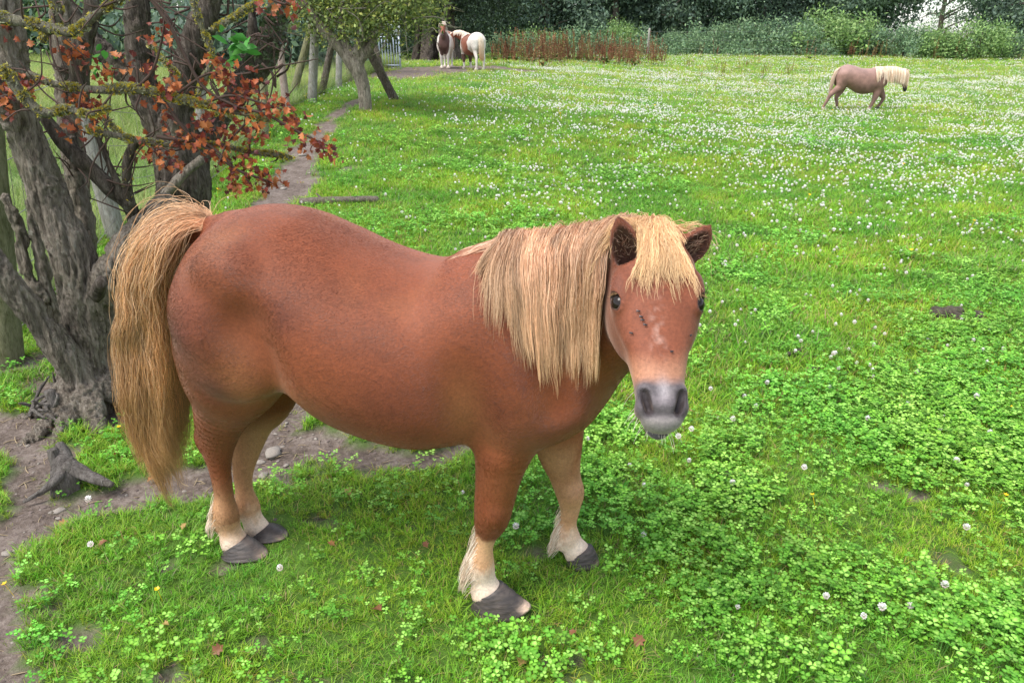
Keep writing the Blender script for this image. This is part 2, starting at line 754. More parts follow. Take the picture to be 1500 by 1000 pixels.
def make_main_body():
    fd = Field((-0.24, -0.47, -0.02), (1.36, 0.36, 1.16), 0.0045)
    tf = torso_fn(TORSO)
    fd.add(tf, (-0.2, -0.28, 0.4), (1.05, 0.28, 1.05), 0.01)
    # haunches and thighs, near and far
    for sgn in (-1, 1):
        f, lo, hi = seg_fn((0.092, sgn * 0.10, 0.80), (0.082, sgn * 0.10, 0.60), 0.105, 0.080, 0.118, 0.100, (0, 1, 0))
        fd.add(f, lo, hi, 0.09)
        f, lo, hi = seg_fn((0.14, sgn * 0.150, 0.75), (0.10, sgn * 0.115, 0.62), 0.088, 0.066, 0.125, 0.095, (0, 1, 0))
        fd.add(f, lo, hi, 0.09)
        # shoulder and upper arm
        f, lo, hi = seg_fn((0.76, sgn * 0.10, 0.82), (0.87, sgn * 0.112, 0.62), 0.085, 0.090, 0.10, 0.105, (0, 1, 0))
        fd.add(f, lo, hi, 0.10)
    # breast
    f, lo, hi = ell((0.905, 0.0, 0.635), (0.110, 0.150, 0.125))
    fd.add(f, lo, hi, 0.08)
    # dock
    chain(fd, [(0.06, 0, 0.955), (-0.015, 0, 0.955), (-0.06, 0, 0.915)], [0.035, 0.026, 0.018], [0.035, 0.026, 0.018], k=0.05)
    # near hind leg
    pts = [np.array([0.085, -0.110, 0.66]), J(335, 565, -0.10), J(322, 610, -0.085), J(317, 648, -0.07), J(322, 685, -0.06), J(328, 725, -0.055), J(330, 752, -0.052), J(336, 774, -0.05), J(343, 793, -0.05)]
    chain(fd, pts, [0.090, 0.074, 0.054, 0.037, 0.026, 0.023, 0.034, 0.029, 0.036], [0.115, 0.104, 0.073, 0.053, 0.033, 0.029, 0.040, 0.034, 0.041], k=0.06)
    f, lo, hi = ell(J(298, 640, -0.07), (0.020, 0.018, 0.030)); fd.add(f, lo, hi, 0.025)       # point of hock
    f, lo, hi = ell(J(316, 764, -0.052), (0.022, 0.026, 0.020)); fd.add(f, lo, hi, 0.02)
    # far hind leg
    pts = [np.array([0.12, 0.110, 0.66]), J(388, 575, 0.08), J(372, 612, 0.065), J(363, 645, 0.055), J(356, 690, 0.045), J(358, 718, 0.045), J(362, 740, 0.045), J(369, 758, 0.045), J(378, 776, 0.045)]
    chain(fd, pts, [0.090, 0.068, 0.050, 0.037, 0.025, 0.023, 0.033, 0.028, 0.035], [0.115, 0.092, 0.064, 0.049, 0.031, 0.028, 0.038, 0.033, 0.040], k=0.05)
    # near fore leg
    pts = [np.array([0.80, -0.125, 0.62]), J(739, 640, -0.135), J(731, 690, -0.13), J(720, 757, -0.125), J(713, 780, -0.12), J(708, 800, -0.12), J(704, 826, -0.12), J(708, 848, -0.12), J(713, 866, -0.12)]
    chain(fd, pts, [0.075, 0.060, 0.044, 0.037, 0.026, 0.022, 0.033, 0.029, 0.037], [0.105, 0.082, 0.059, 0.045, 0.031, 0.026, 0.037, 0.034, 0.044], k=0.03)
    f, lo, hi = ell(J(694, 836, -0.12), (0.022, 0.024, 0.020)); fd.add(f, lo, hi, 0.02)
    f, lo, hi = ell(J(728, 752, -0.135), (0.020, 0.030, 0.034)); fd.add(f, lo, hi, 0.025)
    # far fore leg
    pts = [np.array([0.88, 0.11, 0.60]), J(818, 650, 0.12), J(826, 690, 0.12), J(834, 722, 0.12), J(835, 745, 0.12), J(832, 765, 0.12), J(831, 784, 0.12), J(839, 797, 0.12), J(846, 809, 0.12)]
    chain(fd, pts, [0.075, 0.054, 0.041, 0.036, 0.026, 0.023, 0.033, 0.030, 0.037], [0.098, 0.066, 0.046, 0.038, 0.028, 0.025, 0.035, 0.032, 0.040], k=0.03)
    f, lo, hi = ell(J(822, 794, 0.12), (0.020, 0.024, 0.019)); fd.add(f, lo, hi, 0.02)
    f, lo, hi = ell(J(841, 722, 0.11), (0.018, 0.028, 0.030)); fd.add(f, lo, hi, 0.025)
    f, lo, hi = ell(J(811, 697, 0.10), (0.010, 0.010, 0.014)); fd.add(f, lo, hi, 0.006)       # chestnut callus
    # neck
    nb = [np.array([0.78, 0.0, 0.745]), np.array([0.89, -0.015, 0.805]), np.array([0.99, -0.045, 0.880]), HH(0.055, 0, -0.04)]
    chain(fd, nb, [0.150, 0.112, 0.082, 0.066], [0.195, 0.175, 0.130, 0.085], k=0.07)
    # crest
    chain(fd, [(0.70, 0, 0.870), (0.80, -0.005, 0.915), (0.90, -0.02, 0.945), (1.0, -0.045, 0.968), HH(0.01, 0, -0.02)], [0.04] * 5, [0.045] * 5, k=0.05)
    # throat
    f, lo, hi = seg_fn((0.96, -0.02, 0.69), HH(0.13, 0, -0.075), 0.085, 0.06, 0.10, 0.06, (0, 1, 0)); fd.add(f, lo, hi, 0.07)
    # head
    S = [(-0.01, 0.056, 0.020, 0.070), (0.03, 0.074, 0.040, 0.090), (0.08, 0.083, 0.056, 0.112), (0.13, 0.087, 0.060, 0.118), (0.18, 0.084, 0.056, 0.122),
         (0.23, 0.068, 0.047, 0.108), (0.28, 0.055, 0.042, 0.078), (0.32, 0.048, 0.040, 0.055), (0.355, 0.045, 0.039, 0.044), (0.390, 0.037, 0.034, 0.038), (HL - 0.015, 0.029, 0.024, 0.030)]
    fn = loft_fn(H0, Ha, Hr, Hn, S, 2.35)
    c = HH(HL / 2, 0, 0)
    fd.add(fn, c - 0.30, c + 0.30, 0.03, m=0)
    for sg in (-1, 1):
        # cheek
        f, lo, hi = ell(HH(0.165, sg * 0.046, -0.050), (0.080, 0.040, 0.065), (Ha, Hr, Hn)); fd.add(f, lo, hi, 0.03)
        # brow and eye lids
        f, lo, hi = ell(HH(0.138, sg * 0.072, 0.034), (0.036, 0.018, 0.016), (Ha, Hr, Hn)); fd.add(f, lo, hi, 0.02)
        f, lo, hi = ell(HH(0.166, sg * 0.0735, 0.024), (0.024, 0.017, 0.021), (Ha, Hr, Hn)); fd.add(f, lo, hi, 0.008)
        # facial crest
        f, lo, hi = seg_fn(HH(0.175, sg * 0.062, 0.010), HH(0.235, sg * 0.052, 0.010), 0.010, 0.006, 0.010, 0.006, Hr); fd.add(f, lo, hi, 0.02)
        # nostril wings
        f, lo, hi = seg_fn(HH(0.350, sg * 0.030, 0.030), HH(0.384, sg * 0.029, 0.018), 0.015, 0.013, 0.014, 0.013, Hr); fd.add(f, lo, hi, 0.02)
    # lips
    f, lo, hi = ell(HH(0.394, 0, 0.002), (0.026, 0.033, 0.031), (Ha, Hr, Hn)); fd.add(f, lo, hi, 0.02)
    f, lo, hi = ell(HH(0.392, 0, -0.036), (0.030, 0.027, 0.020), (Ha, Hr, Hn)); fd.add(f, lo, hi, 0.008)
    # mouth cut
    f, lo, hi = ell(HH(0.424, 0, -0.0190), (0.060, 0.050, 0.0062), (unit(Ha + 0.10 * Hn), Hr, unit(Hn - 0.10 * Ha))); fd.sub(f, lo, hi, 0.006)
    # modelling of the flank, shoulder and thigh
    for sg in (-1, 1):
        for a_, b_, ra, rb, k_ in (((0.235, 0.290, 0.80), (0.255, 0.290, 0.68), 0.050, 0.045, 0.07), ((0.735, 0.288, 0.74), (0.765, 0.228, 0.52), 0.042, 0.040, 0.05),
                                   ((0.90, 0.230, 0.86), (0.955, 0.220, 0.66), 0.040, 0.040, 0.05)):
            f, lo, hi = seg_fn((a_[0], sg * a_[1], a_[2]), (b_[0], sg * b_[1], b_[2]), ra, rb, ra, rb, (1, 0, 0)); fd.sub(f, lo, hi, k_)
        f, lo, hi = ell((0.175, sg * 0.195, 0.915), (0.06, 0.035, 0.035)); fd.add(f, lo, hi, 0.06)
        f, lo, hi = ell((0.185, sg * 0.205, 0.67), (0.06, 0.030, 0.06)); fd.add(f, lo, hi, 0.06)
    # nostrils
    for sg in (-1, 1):
        f, lo, hi = seg_fn(HH(0.356, sg * 0.0355, 0.043), HH(0.386, sg * 0.0260, 0.034), 0.0080, 0.0070, 0.012, 0.016, unit(Hr))
        fd.sub(f, lo, hi, 0.006)
        # eye socket
        fw_ = unit(Hr * sg * 0.74 + Hn * 0.66)
        f, lo, hi = ell(HH(0.166, sg * 0.0735, 0.0275) + fw_ * 0.014, (0.0160, 0.0122, 0.0150), (unit(Ha), np.cross(fw_, Ha), fw_)); fd.sub(f, lo, hi, 0.003)
    # ears
    fc = lw([-0.12, -0.95, 0.25])
    e0, e1 = w2l(aty(921, 384, 1.455)), w2l(aty(906, 317, 1.425))
    ear(fd, e0, e1, fc + 0.1 * lw([-1, 0, 0]), 0.0305, 0.012)
    e2, e3 = w2l(aty(1003, 376, 1.480)), w2l(aty(1042, 329, 1.46))
    ear(fd, e2, e3, fc + 0.25 * lw([1, 0, 0]), 0.0295, 0.012)
    return fd


def coat_colors(V, horse='main'):
    s, l, z = V[:, 0], V[:, 1], V[:, 2]
    base = np.array([0.172, 0.046, 0.017])
    n1_ = fbm(V * 3.1 + 5, 3)[:, None]
    n2_ = fbm(V * 11 + 9, 3)[:, None]
    n3_ = fbm(V * np.array([60, 60, 60.]), 2)[:, None]
    c = base * (1 + 0.30 * n1_ + 0.20 * n2_ + 0.07 * n3_) 
    yb = np.clip(fbm(V * 6.0 + 50, 3) * 1.6, 0, 1)[:, None] * 0.45
    c = c * (1 - yb) + np.array([0.24, 0.088, 0.030]) * yb

    def blob(c0, r, col, a):
        nonlocal c
        d = np.linalg.norm((V - np.array(c0)) / np.array(r), axis=1)
        m = (a * np.exp(-d * d * 1.6))[:, None]
        c = c * (1 - m) + np.array(col) * m
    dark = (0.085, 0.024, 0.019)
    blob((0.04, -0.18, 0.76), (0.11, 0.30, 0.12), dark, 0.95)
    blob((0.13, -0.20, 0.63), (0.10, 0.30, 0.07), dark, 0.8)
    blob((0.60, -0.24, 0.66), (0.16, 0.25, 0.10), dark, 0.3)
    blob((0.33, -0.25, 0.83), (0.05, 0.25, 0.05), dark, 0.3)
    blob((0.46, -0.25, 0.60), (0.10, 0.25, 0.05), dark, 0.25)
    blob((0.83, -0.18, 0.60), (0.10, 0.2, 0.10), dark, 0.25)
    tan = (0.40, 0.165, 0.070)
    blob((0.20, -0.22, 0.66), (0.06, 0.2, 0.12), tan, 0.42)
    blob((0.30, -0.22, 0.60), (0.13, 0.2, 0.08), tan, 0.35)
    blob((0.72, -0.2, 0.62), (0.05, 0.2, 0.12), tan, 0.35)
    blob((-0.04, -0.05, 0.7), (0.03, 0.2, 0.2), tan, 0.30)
    blob((0.98, -0.03, 0.56), (0.09, 0.12, 0.07), (0.46, 0.22, 0.10), 0.7)
    # belly keel darker, flax legs
    fl = np.array([0.52, 0.30, 0.16])
    wh = np.array([0.66, 0.53, 0.42])
    legs = (z < 0.47)
    hd_ = w_head(V)
    rag = 0.024 * n2_[:, 0] + 0.012 * n3_[:, 0] + 0.018 * fbm(V * np.array([38, 38, 20]), 3)
    fore = s > 0.5
    near = l < 0
    # knee height, flax start and white start per leg
    fs = np.where(fore, np.where(near, 0.245, 0.40), np.where(near, 0.27, 0.30))
    fe = np.where(fore, np.where(near, 0.205, 0.20), np.where(near, 0.13, 0.14))
    m = sstep(0, 1, (fs + rag - z) / (fs - fe))
    m = np.where(fore & near, m, m * 0.8) * (1 - hd_)
    front = np.where(fore, 0.0, sstep(-0.03, 0.02, s - np.interp(z, [0, 0.1, 0.3], [0.0, -0.03, -0.02])))
    m = m * (1 - 0.6 * front * (z > 0.11) * (z < 0.35))
    inner = sstep(0.0, 1, (0.45 - z) / 0.1) * sstep(0.01, -0.03, l - 0.10) * (l > 0.0) * (1 - hd_)
    m = np.maximum(m, inner * 0.55)
    c = c * (1 - m[:, None]) + fl * m[:, None] * (1 + 0.1 * n2_)
    ws = np.where(fore, np.where(near, 0.165, 0.13), 0.115) + rag * 1.2
    w = sstep(0, 1, (ws - z) / 0.075) * (1 - hd_)
    c = c * (1 - w[:, None]) + wh * w[:, None] * (1 + 0.06 * n2_)
    # head
    q = V - H0
    u, v, wv = q @ Ha, q @ Hr, q @ Hn
    hc = np.array([0.182, 0.055, 0.027]) * (1 + 0.12 * n2_ + 0.10 * n3_)
    hc = hc * (1 - 0.25 * sstep(0.055, 0.085, np.abs(v)))[:, None]
    strk = np.clip(1 - np.abs(v + 0.006 - 0.02 * (u - 0.2)) / 0.02, 0, 1) * sstep(0.14, 0.2, u) * sstep(0.32, 0.25, u) * np.clip(fbm(V * 95, 2) * 1.8 + 0.25, 0, 1)
    hc = hc * (1 - 0.45 * strk[:, None]) + np.array([0.55, 0.36, 0.30]) * 0.45 * strk[:, None]
    be = sstep(0.27, 0.325, u + 0.012 * n2_[:, 0] + 0.25 * np.abs(v) - 0.3 * np.clip(wv, -1, 0) * 0.4)
    hc = hc * (1 - be[:, None]) + np.array([0.36, 0.17, 0.10]) * be[:, None]
    gy = sstep(0.318, 0.345, u + 0.008 * n2_[:, 0] + 0.12 * np.abs(v) - 0.1 * np.clip(0.0 - wv, 0, 1))
    gcol = np.array([0.085, 0.073, 0.078]) * (1 + 0.25 * n2_ + 0.25 * n3_)
    hc = hc * (1 - gy[:, None]) + gcol * gy[:, None]
    midw = np.exp(-((v + 0.0) / 0.012) ** 2 - ((u - 0.350) / 0.025) ** 2) * 0.6
    hc = hc * (1 - midw[:, None]) + np.array([0.40, 0.36, 0.37]) * midw[:, None]
    up = sstep(0.392, 0.405, u) * sstep(-0.030, -0.018, wv) * 0.6 + sstep(0.385, 0.40, u) * sstep(-0.03, -0.04, wv) * 0.7
    hc = hc * (1 - up[:, None]) + np.array([0.36, 0.32, 0.31]) * up[:, None]
    # dark nostril and mouth lining, eye rims
    for sg in (-1, 1):
        A, B = np.array([0.356, sg * 0.0355, 0.038]), np.array([0.386, sg * 0.0260, 0.028])
        pq = np.stack([u, v, wv], -1)
        t = np.clip(((pq - A) @ (B - A)) / ((B - A) @ (B - A)), 0, 1)
        d = np.linalg.norm(pq - (A + t[:, None] * (B - A)), axis=1)
        nm = sstep(0.0145, 0.0095, d)
        hc = hc * (1 - nm[:, None]) + np.array([0.035, 0.028, 0.030]) * nm[:, None]
        d = np.linalg.norm((pq - np.array([0.166, sg * 0.088, 0.036])) / np.array([1.25, 1.0, 1.0]), axis=1)
        em = sstep(0.0185, 0.0135, d)
        hc = hc * (1 - em[:, None]) + np.array([0.03, 0.018, 0.014]) * em[:, None]
    c = c * (1 - hd_[:, None]) + hc * hd_[:, None]
    for sh, e0_, e1_, f_ in EARP:
        near_ = np.linalg.norm(V - (e0_ + e1_) / 2, axis=1) < 0.07
        m = near_ * sstep(0.006, 0.001, np.where(near_, sh(V), 1.0))
        c = c * (1 - m[:, None]) + np.array([0.060, 0.026, 0.018]) * m[:, None]
    return np.clip(c, 0.005, 1)


def w_head(V):
    q = V - H0
    u, v, wv = q @ Ha, q @ Hr, q @ Hn
    return sstep(-0.12, -0.07, wv + 0.1 * sstep(0.15, 0.3, u)) * sstep(-0.03, 0.03, u) * (np.abs(v) < 0.13) * (u < 0.46)


def mat_coat():
    t = NT('coat', 0.62, 0.25)
    c = t.attr('col')
    v = t.coord('Object', (1, 1, 1))
    n = t.noise(v, 14, 5, 0.65)
    f = t.ramp(n, [(0.3, (0.88, 0.88, 0.88)), (0.7, (1.10, 1.08, 1.06))])
    col = t.mix(1.0, c, f, 'MULTIPLY')
    fn_ = t.noise(v, 160, 4, 0.7)
    col = t.mix(1.0, col, t.ramp(fn_, [(0.3, (0.74, 0.74, 0.74)), (0.7, (1.24, 1.22, 1.20))]), 'MULTIPLY')
    t.color(col)
    v2 = t.coord('Object', (40, 110, 260))
    h = t.noise(v2, 1.0, 4, 0.7, 0.4)
    v3 = t.coord('Object', (1, 1, 1))
    h2 = t.noise(v3, 25, 3, 0.5)
    t.bump(t.math('ADD', h, t.math('MULTIPLY', h2, 1.5)), 0.2, 0.003)
    t.b.inputs['Sheen Weight'].default_value = 0.25
    t.b.inputs['Sheen Roughness'].default_value = 0.4
    t.b.inputs['Sheen Tint'].default_value = (1.0, 0.75, 0.6, 1)
    return t.m


def mat_hair(name, rough=0.4, spec=0.35, trans=0.12):
    t = NT(name, rough, spec)
    t.leafy(t.attr('col'), trans)
    return t.m


def mat_hoof(dark=(0.042, 0.034, 0.031), pale=(0.19, 0.145, 0.12)):
    t = NT('hoof_horn', 0.55, 0.4)
    v = t.coord('Object', (1, 1, 1))
    w = t.n('ShaderNodeTexWave', wave_type='BANDS', bands_direction='Z')
    t.t.links.new(v, w.inputs['Vector'])
    w.inputs['Scale'].default_value = 30
    w.inputs['Distortion'].default_value = 6
    w.inputs['Detail'].default_value = 3
    n = t.noise(t.coord('Object', (30, 30, 160)), 1.0, 4, 0.7)
    n2_ = t.noise(v, 22, 4, 0.6)
    c = t.ramp(t.math('ADD', t.math('MULTIPLY', n, 0.6), t.math('MULTIPLY', n2_, 0.5)), [(0.50, dark), (0.70, tuple(0.65 * a + 0.35 * b for a, b in zip(dark, pale))), (0.88, pale)])
    a = t.attr('col')
    t.color(t.mix(1.0, c, a, 'MULTIPLY'))
    t.bump(t.math('ADD', t.math('MULTIPLY', w.outputs[0], 0.35), n), 0.4, 0.002)
    return t.m


M_COAT = mat_coat()
M_MANE = mat_hair('mane_hair')
M_HOOF = mat_hoof()
M_FUR = mat_hair('short_coat', 0.36, 0.55, 0.02)


HOOF_SPOTS = []


def hoof(parent, top, toe_dir, coronet, sole_len, sole_hw, height, label=None, curl=0.0, seed=0, z0=0.0):
    """horn wall from a slanted coronet down to a longer sole"""
    d = unit(np.array([toe_dir[0], toe_dir[1], 0.0]))
    c_ = np.array(top, float) + d * (sole_len * 0.5 - coronet[0]) * 0.85
    HOOF_SPOTS.append(((PO + PH * c_[0] + PL * c_[1])[:2], PH[:2] * d[0] + PL[:2] * d[1], sole_len * 0.5, sole_hw))
    l = np.array([-d[1], d[0], 0])
    n, m = 14, 36
    th = np.arange(m) / m * 2 * math.pi
    V, C = [], []
    top = np.array(top, float)
    for i in range(n):
        t = i / (n - 1)
        fl_ = coronet[0] + (sole_len * 0.5 - coronet[0]) * t ** 1.0
        hw = coronet[1] + (sole_hw - coronet[1]) * t
        cz = top[2] * (1 - t) + z0 * t
        shift = (sole_len * 0.5 - coronet[0]) * 0.85 * t
        cx = top[:2] + d[:2] * shift
        tilt = (0.50 * (1 - t) + 0.02)
        x = np.cos(th) * fl_
        y = np.sin(th) * hw * (1 - (0.06 + 0.20 * t) * np.cos(th))
        rr = 1 + 0.02 * np.sin(i * 2.1 + seed) + 0.02 * fbm(np.stack([np.cos(th) * 2, np.sin(th) * 2, np.full(m, i * 0.8 + seed)], -1), 2)
        x, y = x * rr, y * rr
        z = cz + x * tilt + (curl * sstep(0.5, 1, np.cos(th)) * t ** 3)
        P = np.stack([cx[0] + d[0] * x + l[0] * y, cx[1] + d[1] * x + l[1] * y, z], -1)
        V.append(P)
        k = 1 + 0 * th
        pale = sstep(0.72, 0.98, np.cos(th)) * sstep(0.55, 0.95, t)
        C.append(np.stack([1 + pale * (9 if curl else 3), 1 + pale * (8 if curl else 2.6), 1 + pale * (6.5 if curl else 2.2)], -1))
    V = np.vstack(V)
    C = np.vstack(C)
    i = np.arange(n - 1)[:, None] * m
    j = np.arange(m)[None]
    j2 = (j + 1) % m
    Q = np.stack([i + j, i + m + j, i + m + j2, i + j2], -1).reshape(-1, 4)
    V = np.vstack([V, V[-m:].mean(0), V[:m].mean(0) + [0, 0, 0.01]])
    C = np.vstack([C, [1, 1, 1], [1, 1, 1]])
    jj = np.arange(m)
    T1 = np.stack([np.full(m, n * m), (n - 1) * m + (jj + 1) % m, (n - 1) * m + jj], -1)
    T2 = np.stack([np.full(m, n * m + 1), jj, (jj + 1) % m], -1)
    o = mesh_obj('hoof', V, [Q, np.vstack([T1, T2])], M_HOOF, parent, cols=C)
    if label:
        o['label'] = label
    return o


def build_main_pony():
    root = empty('pony', tuple(PO), HEAD)
    tag(root, 'large chestnut pony in front with blond mane and tail, face turned to us', 'pony')
    fd = make_main_body()
    V, Q = fd.mesh()
    Q = vol_flip(V, Q)
    V = relax(V, Q, 7, 1 - 0.85 * w_head(V))
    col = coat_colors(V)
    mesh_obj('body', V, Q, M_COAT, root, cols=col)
    r = np.random.default_rng(11)

    # ---- short coat
    A, B, Cc = V[Q[:, 0]], V[Q[:, 1]], V[Q[:, 2]]
    N = 680000
    f = r.integers(0, len(Q), N)
    w = r.dirichlet((1, 1, 1), N)
    Pp = A[f] * w[:, :1] + B[f] * w[:, 1:2] + Cc[f] * w[:, 2:]
    nn = unit(np.cross(B - A, Cc - A))[f]
    cc = (col[Q[f, 0]] + col[Q[f, 2]]) / 2
    q = Pp - H0
    u, v, wv = q @ Ha, q @ Hr, q @ Hn
    hw_ = w_head(Pp)
    flow = np.tile(np.array([-0.75, 0.0, -0.55]), (N, 1))
    leg = sstep(0.55, 0.42, Pp[:, 2])[:, None] * (1 - hw_[:, None])
    flow = flow * (1 - leg) + np.array([-0.05, 0, -1.0]) * leg
    flow = flow * (1 - hw_[:, None]) + (Ha * 0.9 + 0.0)[None] * hw_[:, None]
    sw = np.stack([vnoise(Pp * 9 + 3), vnoise(Pp * 9 + 40), vnoise(Pp * 9 + 77)], -1)
    flow = flow + 0.35 * sw + 0.12 * r.normal(size=(N, 3))
    flow = flow - np.sum(flow * nn, 1, keepdims=True) * nn
    flow = unit(flow)
    ok = np.ones(N, bool)
    for sg in (-1, 1):
        d = np.linalg.norm(np.stack([(u - 0.166) / 1.4, v - sg * 0.09, wv - 0.036], -1), axis=1)
        ok &= d > 0.020
        d = np.linalg.norm(np.stack([u - 0.378, v - sg * 0.034, wv - 0.034], -1), axis=1)
        ok &= d > 0.021
    muz = sstep(0.31, 0.34, u) * hw_
    L = np.where(hw_ > 0.5, 0.0055 - 0.002 * muz, 0.009) * (0.7 + 0.6 * r.random(N))
    lift = 0.13
    k = 4
    P = np.zeros((N, k, 3))
    for i in range(k):
        t = i / (k - 1)
        P[:, i] = Pp + flow * (L * t)[:, None] + nn * (L * lift * (t - 0.55 * t * t) * 1.6 - 0.0008)[:, None]
    br = (1 + 0.17 * r.normal(size=(N, 1)) + 0.16 * fbm(np.stack([(Pp[:, 0] * 0.8 + Pp[:, 2] * 0.6) * 26, (Pp[:, 0] * 0.6 - Pp[:, 2] * 0.8) * 120, Pp[:, 1] * 50], -1), 3)[:, None] * 1.7).clip(0.5, 1.7)
    P, cc, br = P[ok], cc[ok], br[ok]
    cu = curves_obj('coat_fur', P, np.full(len(P), 0.00030), M_FUR, root, cols=np.clip(cc * br * np.array([1.03, 1.0, 0.98]), 0, 1))
    cu['kind'] = 'stuff'

    def haircol(n, pal, seed=0, tipc=None, k=2, rootc=None):
        rr = np.random.default_rng(seed)
        pal = np.array(pal)
        c = pal[rr.integers(0, len(pal), n)] * (1 + 0.12 * rr.normal(size=(n, 1)))
        out = np.repeat(c[:, None], k, 1)
        t = np.linspace(0, 1, k)[None, :, None]
        if rootc is not None:
            out = out * np.clip(t * 4, 0, 1) + np.array(rootc) * (1 - np.clip(t * 4, 0, 1))
        if tipc is not None:
            out = out * (1 - t * 0.7) + np.array(tipc) * t * 0.7
        return np.clip(out, 0.01, 1)

    EARS = [(w2l(aty(921, 384, 1.455)), w2l(aty(906, 317, 1.425))), (w2l(aty(1003, 376, 1.480)), w2l(aty(1042, 329, 1.46)))]

    def off_ears(P, rad=0.034, side=None):
        ok_ = np.ones(len(P), bool)
        for e0, e1 in EARS:
            A_ = e0 + (e1 - e0) * 0.12
            B_ = e1
            ab = B_ - A_
            # the cup opens to the front: keep hair out of the sector before it
            for sh in (0.0, 0.03, 0.06):
                A2 = A_ + lw([-0.2, -1, 0.2]) * sh
                tq = np.clip(((P - A2) @ ab) / (ab @ ab), 0, 1)
                d_ = np.linalg.norm(P - (A2 + tq[..., None] * ab), axis=-1)
                ok_ &= d_.min(1) > rad * (1 if sh else 0.75)
        return ok_

    BL = [(0.58, 0.35, 0.22), (0.45, 0.23, 0.13), (0.68, 0.46, 0.32), (0.28, 0.12, 0.065), (0.53, 0.31, 0.19)]

    def tone(P, f, a, sd_):  # tone noise by root paints highlights and shaded gaps into the locks
        return np.clip(1 + a * vnoise(P[:, 0] * f + sd_), 0.35, 1.6)[:, None, None]
    # ---- mane along the crest, falling over the near side
    crest = catmull(np.array([(0.785, 0.0, 0.94), (0.81, -0.0, 0.955), (0.85, -0.01, 0.97), (0.90, -0.03, 0.98), (0.96, -0.045, 0.995), (1.02, -0.058, 1.0), (1.06, -0.065, 0.995)]), 60)
    N = 17000
    ti = r.random(N) ** 0.9
    base = np.stack([np.interp(ti * 59, np.arange(60), crest[:, i]) for i in range(3)], -1)
    base += r.normal(size=(N, 3)) * np.array([0.006, 0.013, 0.003])
    vv, G = fd.sample(base)
    base = base - G * (vv + 0.003)[:, None]
    side = np.where(base[:, 1] > np.interp(ti * 59, np.arange(60), crest[:, 1]) + 0.012, 1.0, -1.0)
    side[r.random(N) < 0.55] = -1.0
    dirs = np.stack([0.07 * r.normal(size=N) - 0.02, side * (0.75 + 0.1 * r.normal(size=N)), 0.30 + 0.08 * r.normal(size=N)], -1)
    Ls = np.interp(ti, [0, 0.08, 0.3, 0.6, 1.0], [0.16, 0.29, 0.33, 0.35, 0.33]) * (0.36 + 0.80 * r.random(N) ** 1.5)
    long_ = r.random(N) < 0.03
    Ls[long_] *= 1.0
    P = grow(fd, base, dirs, Ls, 22, stiff=0.78, off=0.003 + 0.022 * r.random(N) ** 1.5, wave=0.08, wf=6, seed=2, bias=np.array([0.05, 0, 0]))
    P = wavy(P, 16, 0.010, 3)
    P = clump(P, 260, 0.92, 1)
    P = clump(P, 1500, 0.5, 5)
    P = P[off_ears(P, 0.033)]
    N = len(P)
    c = haircol(N, BL, 3, k=22, tipc=(0.66, 0.44, 0.24), rootc=(0.62, 0.32, 0.17)) * tone(P, 70, 0.5, 3) * tone(P, 230, 0.35, 8)
    curves_obj('mane', P, np.full(N, 0.00047), M_MANE, root, cols=c)
    # loose strip of mane lying back over the withers
    N = 420
    base = np.stack([0.755 + 0.06 * r.random(N), 0.005 + 0.015 * r.normal(size=N), np.full(N, 0.945)], -1)
    vv, G = fd.sample(base)
    base = base - G * (vv - 0.002)[:, None]
    P = grow(fd, base, np.stack([-1 + 0 * r.random(N), 0.12 * r.normal(size=N) - 0.1, 0.02 + 0.05 * r.random(N)], -1), 0.05 + 0.07 * r.random(N), 12, grav=0.6, stiff=0.85, off=0.003, wave=0.08, seed=4)
    P = wavy(P, 20, 0.01, 2)
    P = clump(P, 22, 0.7, 2)
    c = haircol(N, BL, 4, k=12)
    curves_obj('mane', P, np.full(N, 0.0008), M_MANE, root, cols=c)
    # ---- forelock
    N = 5600
    vpos = np.clip(r.normal(size=N) * 0.026, -0.046, 0.050)
    base = np.array([HH(-0.035 + 0.070 * a, b, 0.020 + 0.01 * a) for a, b in zip(r.random(N), vpos)])
    vv, G = fd.sample(base)
    base = base - G * (vv + 0.002)[:, None]
    sp = (vpos / 0.050)[:, None] * 1.5 + 0.14 + 0.34 * r.normal(size=(N, 1))
    dirs = Hn * 0.85 + Hr * sp + Ha * 0.25 + 0.10 * r.normal(size=(N, 3))
    Ls = (0.06 + 0.13 * r.random(N) ** 1.4) * np.interp(np.abs(vpos), [0, 0.05], [1.0, 0.92])
    P = grow(fd, base, dirs, Ls, 18, stiff=0.78, off=0.003 + 0.016 * r.random(N) ** 1.5, wave=0.24, wf=5, seed=5, bias=Ha * 0.5 + Hr * ((vpos - 0.004) * 13)[:, None])
    P = wavy(P, 20, 0.006, 5)
    P = clump(P, 130, 0.85, 3)
    P = P[off_ears(P, 0.021)]
    N = len(P)
    c = haircol(N, [(0.70, 0.44, 0.22), (0.60, 0.32, 0.15), (0.80, 0.56, 0.32), (0.50, 0.24, 0.11)], 6, k=18, rootc=(0.50, 0.24, 0.12), tipc=(0.78, 0.56, 0.30)) * tone(P, 110, 0.4, 5)
    curves_obj('forelock', P, np.full(N, 0.00047), M_MANE, root, cols=c)
    # ---- tail
    N = 16000
    a = r.random(N)
    base = np.stack([0.02 - 0.075 * a, 0.016 * r.normal(size=N), 0.975 - 0.07 * a ** 2], -1)
    vv, G = fd.sample(base)
    base = base - G * (vv + 0.002)[:, None]
    dirs = np.stack([-0.42 + 0.13 * r.normal(size=N), -0.05 + 0.22 * r.normal(size=N), 0.16 * (1 - a) + 0.07 * r.normal(size=N)], -1)
    Ls = (0.46 + 0.48 * r.random(N) ** 1.1)
    short = r.random(N) < 0.30
